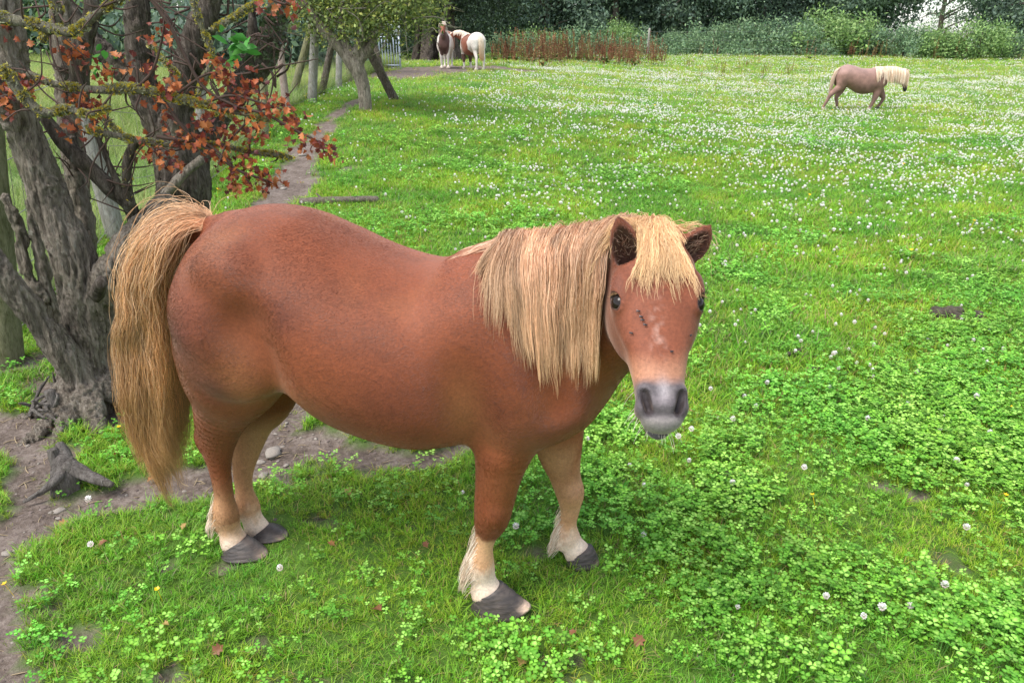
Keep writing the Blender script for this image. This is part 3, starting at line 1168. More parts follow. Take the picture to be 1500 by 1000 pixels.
    Ls[short] *= 0.35 + 0.45 * r.random(short.sum())
    bi = np.stack([-0.06 * (1 - a) + 0.10 * r.normal(size=N), -0.05 + 0.07 * r.normal(size=N), np.zeros(N)], -1)
    P = grow(fd, base, dirs, Ls, 34, stiff=0.84, off=0.008, wave=0.13, wf=10, seed=7, bias=bi)
    # the tail gathers, and swings forward towards its tips
    zz = P[..., 2]
    tt = sstep(1.03, 0.62, zz)
    TC = np.array([J(266, 745, -0.07), J(250, 690, -0.06), J(232, 600, -0.05), J(224, 520, -0.04), J(224, 430, -0.03), J(236, 360, -0.02), J(252, 315, -0.01)])
    cx = np.interp(zz, TC[:, 2], TC[:, 0])
    cy = np.interp(zz, TC[:, 2], TC[:, 1])
    wd = np.interp(zz, [0.1, 0.2, 0.32, 0.45, 0.9], [0.25, 0.45, 0.8, 1.05, 1.0])
    q0 = P[:, 12:13]
    ox = P[..., 0] - P[..., 0].mean(0, keepdims=True)
    oy = P[..., 1] - P[..., 1].mean(0, keepdims=True)
    P[..., 0] += (cx + np.clip(ox, -0.060, 0.062) * wd - P[..., 0]) * tt
    P[..., 1] += (cy + np.clip(oy, -0.09, 0.09) * wd - P[..., 1]) * tt
    P = wavy(P, 11, 0.028, 7)
    P = wavy(P, 28, 0.010, 9)
    P = clump(P, 60, 0.90, 8)
    P = clump(P, 600, 0.6, 9)
    c = haircol(N, [(0.64, 0.43, 0.25), (0.54, 0.32, 0.16), (0.74, 0.56, 0.38), (0.30, 0.17, 0.10), (0.60, 0.38, 0.20)], 8, k=34, tipc=(0.66, 0.34, 0.11), rootc=(0.62, 0.36, 0.20)) * tone(P, 60, 0.6, 9) * tone(P, 200, 0.35, 4)
    curves_obj('tail', P, np.full(N, 0.00052), M_MANE, root, cols=c)
    # ---- feathers
    WH = [(0.72, 0.58, 0.45), (0.60, 0.44, 0.30), (0.78, 0.68, 0.56)]
    for (pt, sp_, n, ln) in ((J(689, 812, -0.12), (0.012, 0.022, 0.035), 800, 0.07), (J(815, 776, 0.12), (0.010, 0.020, 0.028), 450, 0.055), (J(312, 748, -0.055), (0.012, 0.02, 0.025), 520, 0.05), (J(350, 738, 0.045), (0.01, 0.018, 0.02), 250, 0.035)):
        base = pt + r.normal(size=(n, 3)) * np.array(sp_)
        vv, G = fd.sample(base)
        base = base - G * (vv + 0.001)[:, None]
        P = grow(fd, base, np.stack([-0.6 + 0.2 * r.normal(size=n), 0.25 * r.normal(size=n), -0.8 + 0 * r.random(n)], -1), ln * (0.5 + 0.6 * r.random(n)), 8, stiff=0.85, off=0.002, wave=0.05, seed=12)
        P = clump(P, 14, 0.75, 3)
        curves_obj('feather', P, np.full(n, 0.0007), M_MANE, root, cols=haircol(n, WH, 13, k=8))
    # ---- muzzle whiskers and lashes
    n = 90
    base = np.array([HH(0.33 + 0.08 * x, y, -0.02 - 0.03 * zq) for x, y, zq in zip(r.random(n), (r.random(n) - 0.5) * 0.10, r.random(n))])
    vv, G = fd.sample(base)
    base = base - G * vv[:, None]
    P = grow(None, base, G + np.array([0, 0, -0.5]), 0.02 + 0.025 * r.random(n), 6, stiff=0.8)
    curves_obj('whiskers', P, np.full(n, 0.0004), M_MANE, root, cols=haircol(n, [(0.7, 0.62, 0.5)], 2, k=6))
    # ---- pale hair inside the ears
    for sh, e0_, e1_, f_ in EARP:
        n = 70
        ba = e0_ + (e1_ - e0_) * (0.05 + 0.55 * r.random((n, 1))) + f_ * 0.001 + np.cross(unit(e1_ - e0_), f_) * 0.012 * r.normal(size=(n, 1))
        P = grow(None, ba, unit(e1_ - e0_) * 0.8 + f_ * 0.5 + 0.25 * r.normal(size=(n, 3)), 0.018 + 0.012 * r.random(n), 5, stiff=0.95)
        curves_obj('ear_hair', P, np.full(n, 0.0006), M_MANE, root, cols=haircol(n, [(0.22, 0.11, 0.07), (0.45, 0.30, 0.22)], 4, k=5))
    # ---- eyes
    te = NT('eye_glass', 0.05, 0.22)
    te.color((0.012, 0.008, 0.006))
    tl = NT('eyelid_skin', 0.45, 0.4)
    tl.color((0.060, 0.026, 0.018))
    for sg in (-1, 1):
        fw = unit(Hr * sg * 0.74 + Hn * 0.66)
        ctr = HH(0.166, sg * 0.0735, 0.0275)
        th = np.linspace(0, math.pi, 17)
        ph = np.arange(24) / 24 * 2 * math.pi
        up = unit(Ha - (Ha @ fw) * fw)
        sd3 = np.cross(fw, up)
        R_ = 0.0185
        VV = np.array([ctr + R_ * (fw * math.cos(a_) * 0.90 + (up * math.cos(b_) * 1.08 + sd3 * math.sin(b_)) * math.sin(a_)) for a_ in th for b_ in ph])
        FF = np.array([[i * 24 + j, (i + 1) * 24 + j, (i + 1) * 24 + (j + 1) % 24, i * 24 + (j + 1) % 24] for i in range(16) for j in range(24)])
        e_ = mesh_obj('eye', VV, FF, te.m, root)
        # rim of the lids
        sv = np.cross(fw, Ha)
        aa = np.linspace(0, 2 * math.pi, 25)
        pts = np.array([ctr + fw * (0.0112 - 0.003 * abs(math.cos(a_))) + Ha * math.cos(a_) * 0.0172 + sv * math.sin(a_) * 0.0126 * (1 - 0.25 * math.cos(a_)) for a_ in aa])
        mb = MB()
        mb.tube(pts, [0.0021] * 25, n=48, seg=8, amp=0.05)
        mb.build('eyelid', tl.m, e_)
        # lashes
        n = 22
        ba = np.array([ctr + fw * 0.012 - Ha * 0.014 + unit(np.cross(fw, Ha)) * x_ for x_ in (r.random(n) - 0.5) * 0.022])
        P = grow(None, ba, np.tile(fw * 0.9 - Ha * 0.1, (n, 1)) + 0.15 * r.normal(size=(n, 3)), 0.007 + 0.005 * r.random(n), 5, stiff=0.85)
        curves_obj('eyelash', P, np.full(n, 0.0005), M_MANE, e_, cols=haircol(n, [(0.35, 0.2, 0.1)], 3, k=5))
    # ---- hooves
    hoof(root, J(343, 793, -0.05) + [0.006, 0, 0.002], (1, -0.10), (0.038, 0.034), 0.145, 0.054, 0.05, seed=1)
    hoof(root, J(378, 775, 0.045) + [0.006, 0, 0.002], (1, -0.12), (0.037, 0.033), 0.140, 0.052, 0.05, seed=2)
    hoof(root, J(710, 863, -0.12) + [0.010, 0, 0.004], (1, -0.06), (0.040, 0.036), 0.165, 0.056, 0.05, 'overgrown front hoof with a ragged pale toe', curl=0.022, seed=3)
    hoof(root, J(848, 806, 0.12) + [0.004, 0, 0.004], (0.96, -0.28), (0.035, 0.034), 0.098, 0.050, 0.045, seed=4)
    # ---- flies on the face
    tf_ = NT('fly_body', 0.4, 0.5)
    tf_.color((0.012, 0.010, 0.014))
    fly = None
    for px, py in ((936, 456), (940, 464), (942, 469), (946, 476), (984, 515), (1011, 491), (926, 488)):
        # find the face under this spot of the forehead
        rr_ = unit(ray(px, py))
        tq = np.linspace(1.1, 1.8, 700)
        pts = w2l(CAM + rr_ * tq[:, None])
        vv, G = fd.sample(pts)
        i = int(np.argmax(vv < 0.002))
        if vv[i] > 0.01:
            continue
        p_ = pts[i] + G[i] * 0.002
        if fly is None:
            mb = MB()
            mb.tube(np.array([[-0.0028, 0, 0], [-0.001, 0, 0.0004], [0.0012, 0, 0.0003], [0.003, 0, 0]]), [0.0010, 0.0019, 0.0015, 0.0009], n=7, seg=7, amp=0)
            mb.add([[-0.001, 0.0004, 0.002], [-0.005, 0.003, 0.0015], [-0.004, 0.0002, 0.002]], [np.array([[0, 1, 2]])])
            mb.add([[-0.001, -0.0004, 0.002], [-0.005, -0.003, 0.0015], [-0.004, -0.0002, 0.002]], [np.array([[0, 1, 2]])])
            fly = mb.build('fly', tf_.m)
            o = fly
        else:
            o = fly.copy()
            COL.objects.link(o)
        wp = PO + PH * p_[0] + PL * p_[1] + np.array([0, 0, p_[2]])
        o.location = wp
        o.rotation_euler = Vector(tuple(PH * G[i][0] + PL * G[i][1] + np.array([0, 0, G[i][2]]))).to_track_quat('Z', 'Y').to_euler()
        tag(o, 'small dark fly sitting on the face of the large chestnut pony', 'fly', "flies on the big pony's face")
    return root, fd


PONY, PFD = build_main_pony()
# ------------------------------------------------------------------ bare earth: where the grass is worn away
def poly_ground(pts):
    return [(at(x, y)[:2], w) for x, y, w in pts]


TRACKS = [poly_ground(q) for q in (
    [(-60, 615, 0.14), (20, 632, 0.15), (60, 680, 0.10), (40, 740, 0.08)],
    [(-60, 805, 0.14), (60, 765, 0.13), (150, 735, 0.13), (250, 705, 0.16), (330, 690, 0.13), (400, 660, 0.20), (470, 660, 0.16), (580, 672, 0.09), (660, 655, 0.08)],
    [(400, 640, 0.10), (420, 600, 0.12), (405, 560, 0.10), (380, 480, 0.12), (360, 400, 0.14), (390, 300, 0.22), (425, 268, 0.26), (440, 235, 0.22), (462, 200, 0.15), (495, 168, 0.14), (530, 146, 0.12)],
    [(-60, 970, 0.07), (5, 950, 0.05), (15, 990, 0.06), (-40, 870, 0.05)],
    [(500, 252, 0.10), (520, 245, 0.08)],
    [(140, 585, 0.22), (100, 560, 0.16), (180, 600, 0.12)],
    [(0, 535, 0.10), (60, 520, 0.12)],
    [(575, 112, 1.0), (640, 101, 1.5), (700, 98, 1.3), (760, 104, 0.8)],
    [(600, 90, 2.0), (660, 88, 2.0)],
)]
SPOTS = [(at(x, y)[:2], w) for x, y, w in ((800, 965, 0.03), (790, 900, 0.025), (850, 965, 0.02), (760, 690, 0.05), (900, 640, 0.03), (820, 760, 0.03), (780, 810, 0.04), (600, 770, 0.035), (1300, 712, 0.06), (1340, 720, 0.05), (1180, 520, 0.05), (1390, 470, 0.08), (1250, 550, 0.03), (110, 930, 0.05), (240, 830, 0.03), (320, 830, 0.05), (650, 655, 0.10), (540, 690, 0.09), (1060, 690, 0.03), (550, 285, 0.10), (700, 1040, 0.05), (380, 945, 0.04), (240, 995, 0.05))]


def seg_dist(x, y, A, B):
    dx, dy = B[0] - A[0], B[1] - A[1]
    t = np.clip(((x - A[0]) * dx + (y - A[1]) * dy) / (dx * dx + dy * dy + 1e-9), 0, 1)
    return np.hypot(x - A[0] - t * dx, y - A[1] - t * dy), t


def dirt(x, y):
    """0 grass .. 1 bare"""
    x = np.asarray(x, float)
    y = np.asarray(y, float)
    m = np.where(y < 5, -0.32, -2.0) + 0 * x
    for tr in TRACKS:
        for (A, wa), (B, wb) in zip(tr[:-1], tr[1:]):
            d, t = seg_dist(x, y, A, B)
            m = np.maximum(m, 1.4 - d / (wa + (wb - wa) * t))
    for A, w in SPOTS:
        m = np.maximum(m, 1.1 - np.hypot(x - A[0], y - A[1]) / w)
    sc = np.clip(3.0 / np.maximum(y, 1), 0.3, 2.0)
    n = n2(x, y, 3.0, 4) * 0.95 + n2(x, y, 13.0, 3, 5) * 0.75
    return sstep(0.05, 0.45, m + n * 0.95 - 0.15) * (m > -1.2)


def dryness(x, y):
    return np.clip(n2(x, y, 0.8, 3, 9) * 1.1 + 0.2, 0, 1)


def ground_mesh():
    xs = np.concatenate([np.array([-400, -200, -100, -60, -40, -28, -20, -14, -10, -7.5]), np.arange(-6, 6, 0.045), np.array([6, 6.5, 7, 7.6, 8.2, 9, 10, 11, 12, 13, 14, 16, 18, 20, 23, 26, 30, 35, 40, 50, 60, 80, 100, 200, 400])])
    ys = np.concatenate([np.array([-200, -60, -20, -8, -3, -1, 0, 0.4, 0.7]), np.arange(0.9, 5.0, 0.03), np.arange(5.0, 10, 0.08), np.arange(10, 30, 0.35), np.arange(30, 60, 1.2), np.array([62, 66, 72, 80, 95, 120, 160, 220, 320, 500, 800])])
    X, Y = np.meshgrid(xs, ys, indexing='ij')
    Z = terr(X, Y)
    D = dirt(X, Y)
    near = sstep(12, 5, Y)
    rough = n2(X, Y, 5, 4, 2) * 0.014 + n2(X, Y, 22, 3, 7) * 0.006 * D
    Z = Z + near * rough - near * D * 0.022
    Z = Z + sstep(5, 9, Y) * n2(X, Y, 0.5, 3, 3) * 0.03
    nx, ny = len(xs), len(ys)
    V = np.stack([X, Y, Z], -1).reshape(-1, 3)
    i = np.arange(nx - 1)[:, None] * ny
    j = np.arange(ny - 1)[None]
    Q = np.stack([i + j, i + ny + j, i + ny + j + 1, i + j + 1], -1).reshape(-1, 4)
    t = NT('ground_soil', 0.95, 0.15)
    d = t.attr('dirt', out='Fac')
    co = t.coord('Object')
    n1_ = t.noise(co, 7, 8, 0.7)
    n3_ = t.noise(co, 45, 6, 0.7)
    soil = t.ramp(t.math('ADD', t.math('MULTIPLY', n1_, 0.5), t.math('MULTIPLY', n3_, 0.5)), [(0.32, (0.045, 0.033, 0.026)), (0.47, (0.13, 0.100, 0.082)), (0.58, (0.21, 0.17, 0.145)), (0.72, (0.33, 0.28, 0.24))])
    gr = t.ramp(t.noise(co, 3.5, 6, 0.7), [(0.3, (0.05, 0.11, 0.014)), (0.5, (0.09, 0.20, 0.022)), (0.7, (0.14, 0.28, 0.035))])
    gr2 = t.mix(t.math('MULTIPLY', n3_, 0.8), gr, (0.05, 0.06, 0.02))
    t.color(t.mix(d, gr2, soil))
    t.bump(t.math('ADD', n1_, t.math('MULTIPLY', n3_, 0.6)), 0.8, 0.03)
    o = mesh_obj('ground', V, Q, t.m, attrs={'dirt': D.ravel()})
    tag(o, kind='structure')
    return o


ground_mesh()


def gz(x, y):
    """height of the finished ground"""
    D = dirt(x, y)
    near = sstep(12, 5, y)
    return terr(x, y) + near * (n2(x, y, 5, 4, 2) * 0.014 + n2(x, y, 22, 3, 7) * 0.006 * D) - near * D * 0.022 + sstep(5, 9, y) * n2(x, y, 0.5, 3, 3) * 0.03


def on(px, py):
    p = at(px, py)
    return np.array([p[0], p[1], float(gz(np.array([p[0]]), np.array([p[1]]))[0])])


# ------------------------------------------------------------------ grass, clover, flowers
def blade(mb, x, y, h, w, az, lean, curl, col, seg=3):
    d = np.array([math.cos(az), math.sin(az), 0])
    s_ = np.array([-d[1], d[0], 0])
    V, C = [], []
    for i in range(seg + 1):
        t = i / seg
        c = np.array([x, y, 0]) + d * (lean * t + curl * t * t) * h + np.array([0, 0, 1]) * h * (t - 0.25 * (lean + curl) * t * t)
        ww = w * (1 - t ** 1.6) * 0.5 + 0.0002
        V += [c - s_ * ww, c + s_ * ww]
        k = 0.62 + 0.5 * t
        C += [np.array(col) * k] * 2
    F = np.array([[2 * i, 2 * i + 1, 2 * i + 3, 2 * i + 2] for i in range(seg)])
    v = mb.n
    mb.add(V, [F])
    mb.c[-1] = np.array(C)


def grass_proto(seed, n, h0, h1, w, spread, seg=3, pal=None):
    r = random.Random(seed)
    mb = MB()
    pal = pal or [(0.19, 0.42, 0.024), (0.25, 0.49, 0.032), (0.14, 0.34, 0.020), (0.33, 0.52, 0.06), (0.22, 0.46, 0.024), (0.16, 0.38, 0.02)]
    for _ in range(n):
        a, rr = r.random() * 6.28, spread * math.sqrt(r.random())
        c = r.choice(pal)
        if r.random() < 0.06: c = (0.34, 0.28, 0.12)
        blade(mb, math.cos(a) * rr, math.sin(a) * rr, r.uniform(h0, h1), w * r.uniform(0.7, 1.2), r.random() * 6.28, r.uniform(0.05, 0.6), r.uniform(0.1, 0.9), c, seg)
    return mb


def clover_proto(seed, n, h0, h1, lr, spread):
    r = random.Random(seed)
    mb = MB()
    for _ in range(n):
        a, rr = r.random() * 6.28, spread * math.sqrt(r.random())
        x, y, h = math.cos(a) * rr, math.sin(a) * rr, r.uniform(h0, h1)
        base = r.choice([(0.12, 0.35, 0.028), (0.16, 0.41, 0.036), (0.21, 0.48, 0.065), (0.09, 0.29, 0.024)])
        s_ = lr * r.uniform(0.7, 1.25)
        tx, ty = r.uniform(-0.35, 0.35), r.uniform(-0.35, 0.35)
        a0 = r.random() * 6.28
        top = np.array([x + tx * 0.01, y + ty * 0.01, h])
        # stem
        mb.add([[x, y, 0], [x + 0.0012, y, 0], top, top + [0.001, 0, 0]], [np.array([[0, 1, 3, 2]])], (0.10, 0.26, 0.05))
        for k in range(3):
            ak = a0 + k * 2.094 + r.uniform(-0.1, 0.1)
            d = np.array([math.cos(ak), math.sin(ak), 0])
            q = np.array([-d[1], d[0], 0])
            up = 0.22
            L = s_
            pts = [(0.05, 0, 0), (0.45, 0.42, up * 0.55), (0.82, 0.50, up * 0.6), (1.03, 0.22, up * 0.55), (0.97, 0, up * 0.2), (1.03, -0.22, up * 0.55), (0.82, -0.50, up * 0.6), (0.45, -0.42, up * 0.55), (0.5, 0, up * 0.05)]
            V = np.array([top + d * L * p + q * L * w_ + np.array([0, 0, L * u_]) + np.array([0, 0, L * (tx * d[0] + ty * d[1]) * p]) for p, w_, u_ in pts])
            F3 = np.array([[0, 8, 1], [0, 7, 8]])
            F4 = np.array([[8, 4, 2, 1], [8, 7, 6, 4]])
            F3b = np.array([[4, 3, 2], [6, 5, 4]])
            cc = np.array([[1.0, 1, 1], [1.0, 1, 1], [1.05, 1.02, 1], [1.0, 1, 1], [0.95, 1, 1], [1, 1, 1], [1.05, 1.02, 1], [1, 1, 1], [1.9, 1.35, 2.2]]) * np.array(base)
            mb.add(V, [F4, F3, F3b])
            mb.c[-1] = cc
    return mb


def head_geo(mb, c, R, seed, low=False, pal=((0.90, 0.88, 0.84), (0.86, 0.76, 0.74), (0.92, 0.91, 0.88))):
    """white clover head: ball of small petals"""
    r = random.Random(seed)
    c = np.array(c, float)
    nl, nm = (3, 5) if low else (5, 8)
    rows = []
    V, C, F = [], [], []
    for i in range(nl):
        phi = (i + 0.5) / nl * math.pi * 0.93
        z = math.cos(phi)
        s_ = math.sin(phi)
        for j in range(nm):
            a = (j + 0.5 * (i % 2)) / nm * 6.283 + r.uniform(-0.15, 0.15)
            n = np.array([s_ * math.cos(a), s_ * math.sin(a), z])
            t = np.array([-math.sin(a), math.cos(a), 0])
            b = np.cross(n, t)
            if low:
                w_, l_ = 0.62 * R, 0.72 * R
            else:
                w_, l_ = 0.30 * R, 0.46 * R
            k = len(V)
            o = c + n * R * 0.62
            tipp = c + n * R * r.uniform(0.95, 1.15) - b * 0.1 * R
            V += [o - t * w_ - b * l_ * 0.5, o + t * w_ - b * l_ * 0.5, tipp + t * w_ * 0.5 + b * l_ * 0.2, tipp - t * w_ * 0.5 + b * l_ * 0.2]
            F.append([k, k + 1, k + 2, k + 3])
            col = np.array(r.choice(pal)) * (0.85 + 0.2 * max(z, 0))
            if z < -0.3: col = col * np.array([0.9, 0.78, 0.72])
            C += [col * 0.88, col * 0.88, col, col]
    mb.add(V, [np.array(F)])
    mb.c[-1] = np.array(C)


def attr_leaf_mat(name, rough=0.5, spec=0.3, trans=0.3, tint=True):
    t = NT(name, rough, spec)
    c = t.attr('col')
    if tint:
        v = t.attr('tint', 'INSTANCER')
        c = t.mix(1.0, c, v, 'MULTIPLY')
    t.leafy(c, trans)
    return t.m


M_GRASS = attr_leaf_mat('grass_blade', 0.5, 0.28, 0.35)
M_CLOVER = attr_leaf_mat('clover_leaf', 0.55, 0.2, 0.25)
M_PETAL = attr_leaf_mat('clover_petal', 0.7, 0.15, 0.25, tint=False)


def scatter(name, protos, P, rot, scl, idx, tint, mat=None, parent=None):
    coll = bpy.data.collections.new(name + '_source')
    for i, o in enumerate(protos):
        o.name = '%s_source_%02d' % (name, i)
        coll.objects.link(o)
    me = bpy.data.meshes.new(name)
    me.vertices.add(len(P))
    me.vertices.foreach_set('co', np.asarray(P, np.float32).ravel())
    for nm, ty, arr in (('rot', 'FLOAT_VECTOR', rot), ('scl', 'FLOAT', scl), ('idx', 'INT', idx), ('tint', 'FLOAT_VECTOR', tint)):
        a = me.attributes.new(nm, ty, 'POINT')
        a.data.foreach_set('vector' if ty == 'FLOAT_VECTOR' else 'value', np.asarray(arr, np.int32 if ty == 'INT' else np.float32).ravel())
    o = bpy.data.objects.new(name, me)
    COL.objects.link(o)
    ng = bpy.data.node_groups.new(name, 'GeometryNodeTree')
    ng.interface.new_socket('Geometry', in_out='INPUT', socket_type='NodeSocketGeometry')
    ng.interface.new_socket('Geometry', in_out='OUTPUT', socket_type='NodeSocketGeometry')
    N = ng.nodes.new
    gi, go = N('NodeGroupInput'), N('NodeGroupOutput')
    iop = N('GeometryNodeInstanceOnPoints')
    ci = N('GeometryNodeCollectionInfo')
    ci.inputs['Collection'].default_value = coll
    ci.inputs['Separate Children'].default_value = True
    ci.inputs['Reset Children'].default_value = True

    def na(nm, dt):
        n = N('GeometryNodeInputNamedAttribute')
        n.data_type = dt
        n.inputs[0].default_value = nm
        return n.outputs[0]
    L = ng.links.new
    L(gi.outputs[0], iop.inputs['Points'])
    L(ci.outputs[0], iop.inputs['Instance'])
    iop.inputs['Pick Instance'].default_value = True
    L(na('idx', 'INT'), iop.inputs['Instance Index'])
    L(na('rot', 'FLOAT_VECTOR'), iop.inputs['Rotation'])
    L(na('scl', 'FLOAT'), iop.inputs['Scale'])
    L(iop.outputs[0], go.inputs[0])
    md = o.modifiers.new('scatter', 'NODES')
    md.node_group = ng
    if parent: o.parent = parent
    return o


def sample_field(n_per, y0, y1, seed, margin=0.25, kx=0.78):
    """uniform points inside the part of the field the picture can see"""
    r = np.random.default_rng(seed)
    w1 = kx * y1 + 1.0 + margin
    n = int(n_per * 2 * w1 * (y1 - y0))
    x = (r.random(n) * 2 - 1) * w1
    y = y0 + (y1 - y0) * r.random(n)
    m = np.abs(x) < kx * y + 0.35 + margin
    return x[m], y[m], r


def clover_amount(x, y):
    px_near = n2(x, y, 1.5, 3, 20)
    right = sstep(0.25, 0.75, x + 0.25 * (y - 1.6) * -1)
    near = sstep(3.6, 2.4, y)
    c = 0.12 + 0.80 * right * near * sstep(-0.25, 0.25, px_near + 0.08 + 0.5 * n2(x, y, 4.5, 3, 23)) + 0.55 * sstep(0.12, 0.35, px_near) * sstep(1.0, 3.0, y + x)
    c += 0.5 * sstep(0.32, 0.05, np.hypot(x - 0.02, y - 1.33)) + 0.35 * sstep(0.3, 0.1, np.hypot((x - 0.1) / 2.0, y - 2.55)) 
    return np.clip(c, 0.03, 0.95)


TREESHADE = at(560, 130)[:2]


def clear_of_hooves(x, y, g=1.0):
    ok = np.ones(len(x), bool)
    for c, d, a, b in HOOF_SPOTS:
        u = (x - c[0]) * d[0] + (y - c[1]) * d[1]
        v = -(x - c[0]) * d[1] + (y - c[1]) * d[0]
        ok &= (u / (a * g)) ** 2 + (v / (b * g)) ** 2 > 1
    return ok


def build_grass():
    # prototypes
    gp = []
    for k in range(6):
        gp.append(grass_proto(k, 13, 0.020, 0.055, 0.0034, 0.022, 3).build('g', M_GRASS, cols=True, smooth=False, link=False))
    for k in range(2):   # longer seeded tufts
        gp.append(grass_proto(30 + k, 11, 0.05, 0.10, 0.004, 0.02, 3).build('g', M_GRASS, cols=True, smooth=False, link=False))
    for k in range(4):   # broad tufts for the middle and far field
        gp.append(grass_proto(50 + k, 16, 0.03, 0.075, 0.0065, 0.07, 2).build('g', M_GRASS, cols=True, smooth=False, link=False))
    P, Rt, S, I, T = [], [], [], [], []
    for (y0, y1, dens, typ) in ((0.95, 2.7, 3300, 0), (2.7, 4.5, 2000, 1), (4.5, 8.0, 800, 2), (8.0, 14, 330, 3), (14, 26, 110, 4), (26, 47, 38, 5)):
        x, y, r = sample_field(dens, y0, y1, 100 + typ)
        D = dirt(x, y)
        keep = r.random(len(x)) < np.clip(1.02 - D * 1.12, 0.012, 1) * (1 - 0.25 * clover_amount(x, y) * (y < 5))
        keep &= clear_of_hooves(x, y, 0.98)
        x, y = x[keep], y[keep]
        n = len(x)
        z = gz(x, y)
        lush = n2(x, y, 1.1, 4, 30) + 0.5 * n2(x, y, 4.0, 3, 31)
        s = (0.75 + 0.35 * r.random(n)) * (1 + 0.45 * lush)
        s *= {0: 0.64, 1: 0.74, 2: 0.9, 3: 0.95, 4: 1.4, 5: 2.1}[typ]
        Dk = dirt(x, y)
        s *= 1 - 0.4 * Dk
        idx = r.integers(0, 6, n)
        if typ >= 2:
            idx = r.integers(8, 12, n)
        else:
            tall = (r.random(n) < 0.03 * (1 + 2 * (lush > 0.2)))
            idx[tall] = r.integers(6, 8, tall.sum())
        if typ == 1:
            m = r.random(n) < 0.35
            idx[m] = r.integers(8, 12, m.sum())
        dry = dryness(x, y) * 0.55
        bare = Dk
        yel = np.clip(n2(x, y, 2.3, 4, 44) * 1.5 + 0.1, -0.45, 0.9)
        tr = 1 + 0.55 * yel + 0.55 * dry * (r.random(n) < 0.5) + 0.35 * r.normal(size=n) * 0.35 + bare * 0.4
        tg = 1 + 0.22 * yel + 0.10 * r.normal(size=n) - 0.12 * bare
        tb = 1 + 0.3 * r.random(n)
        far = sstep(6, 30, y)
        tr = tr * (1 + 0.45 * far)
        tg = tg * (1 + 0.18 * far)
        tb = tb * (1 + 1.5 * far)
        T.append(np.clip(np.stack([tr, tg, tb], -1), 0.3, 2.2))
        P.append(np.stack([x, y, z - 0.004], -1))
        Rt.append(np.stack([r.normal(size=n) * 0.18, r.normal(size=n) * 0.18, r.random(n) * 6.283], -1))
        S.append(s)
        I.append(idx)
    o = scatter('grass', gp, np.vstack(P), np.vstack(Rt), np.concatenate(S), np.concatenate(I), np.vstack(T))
    tag(o, 'short bright green grass covering the field', 'grass', kind='stuff')
    print('grass', sum(len(p) for p in P))

    cp = [clover_proto(k, 9, 0.018, 0.060, 0.0105, 0.045).build('c', M_CLOVER, cols=True, smooth=False, link=False) for k in range(6)]
    P, Rt, S, I, T = [], [], [], [], []
    for (y0, y1, dens, typ) in ((0.95, 2.7, 900, 0), (2.7, 4.5, 560, 1), (4.5, 8.5, 260, 2), (8.5, 14, 70, 3)):
        x, y, r = sample_field(dens, y0, y1, 200 + typ)
        D = dirt(x, y)
        keep = (r.random(len(x)) < clover_amount(x, y)) & (r.random(len(x)) < 1 - D * 1.2) & clear_of_hooves(x, y, 1.75)
        x, y = x[keep], y[keep]
        n = len(x)
        P.append(np.stack([x, y, gz(x, y) - 0.002], -1))
        Rt.append(np.stack([r.normal(size=n) * 0.12, r.normal(size=n) * 0.12, r.random(n) * 6.283], -1))
        S.append((0.75 + 0.45 * r.random(n)) * (0.85 + 0.3 * clover_amount(x, y)) * {0: 0.95, 1: 1.0, 2: 1.2, 3: 1.6}[typ])
        I.append(r.integers(0, 6, n))
        b = 1 + 0.15 * r.normal(size=n)
        T.append(np.clip(np.stack([b * (1 + 0.25 * n2(x, y, 2, 2, 50)), b, b], -1), 0.4, 1.8))
    o = scatter('clover', cp, np.vstack(P), np.vstack(Rt), np.concatenate(S), np.concatenate(I), np.vstack(T))
    tag(o, 'three-leaved clover growing thickly through the grass', 'clover', kind='stuff')
    print('clover', sum(len(p) for p in P))


build_grass()


def flower_density(x, y):
    band = sstep(4.0, 8.5, y) * (1 - 0.45 * sstep(26, 40, y))
    left = sstep(-1.2 - 0.02 * y, 0.6, x - 0.0 * y)
    n = n2(x, y * 1.6, 0.55, 4, 70)
    n_ = n2(x, y, 2.2, 3, 71)
    stripes = n2(x * 0.25, y, 0.9, 3, 73)
    base = np.clip(0.36 + 0.8 * n + 0.5 * n_ + 0.5 * stripes, 0.03, 1.6)
    near = 0.05 + 0.30 * sstep(0.3, 0.9, x) * sstep(1.2, 1.7, y) * sstep(-0.2, 0.4, n_)
    return (near + band * left * base) * (dirt(x, y) < 0.3)


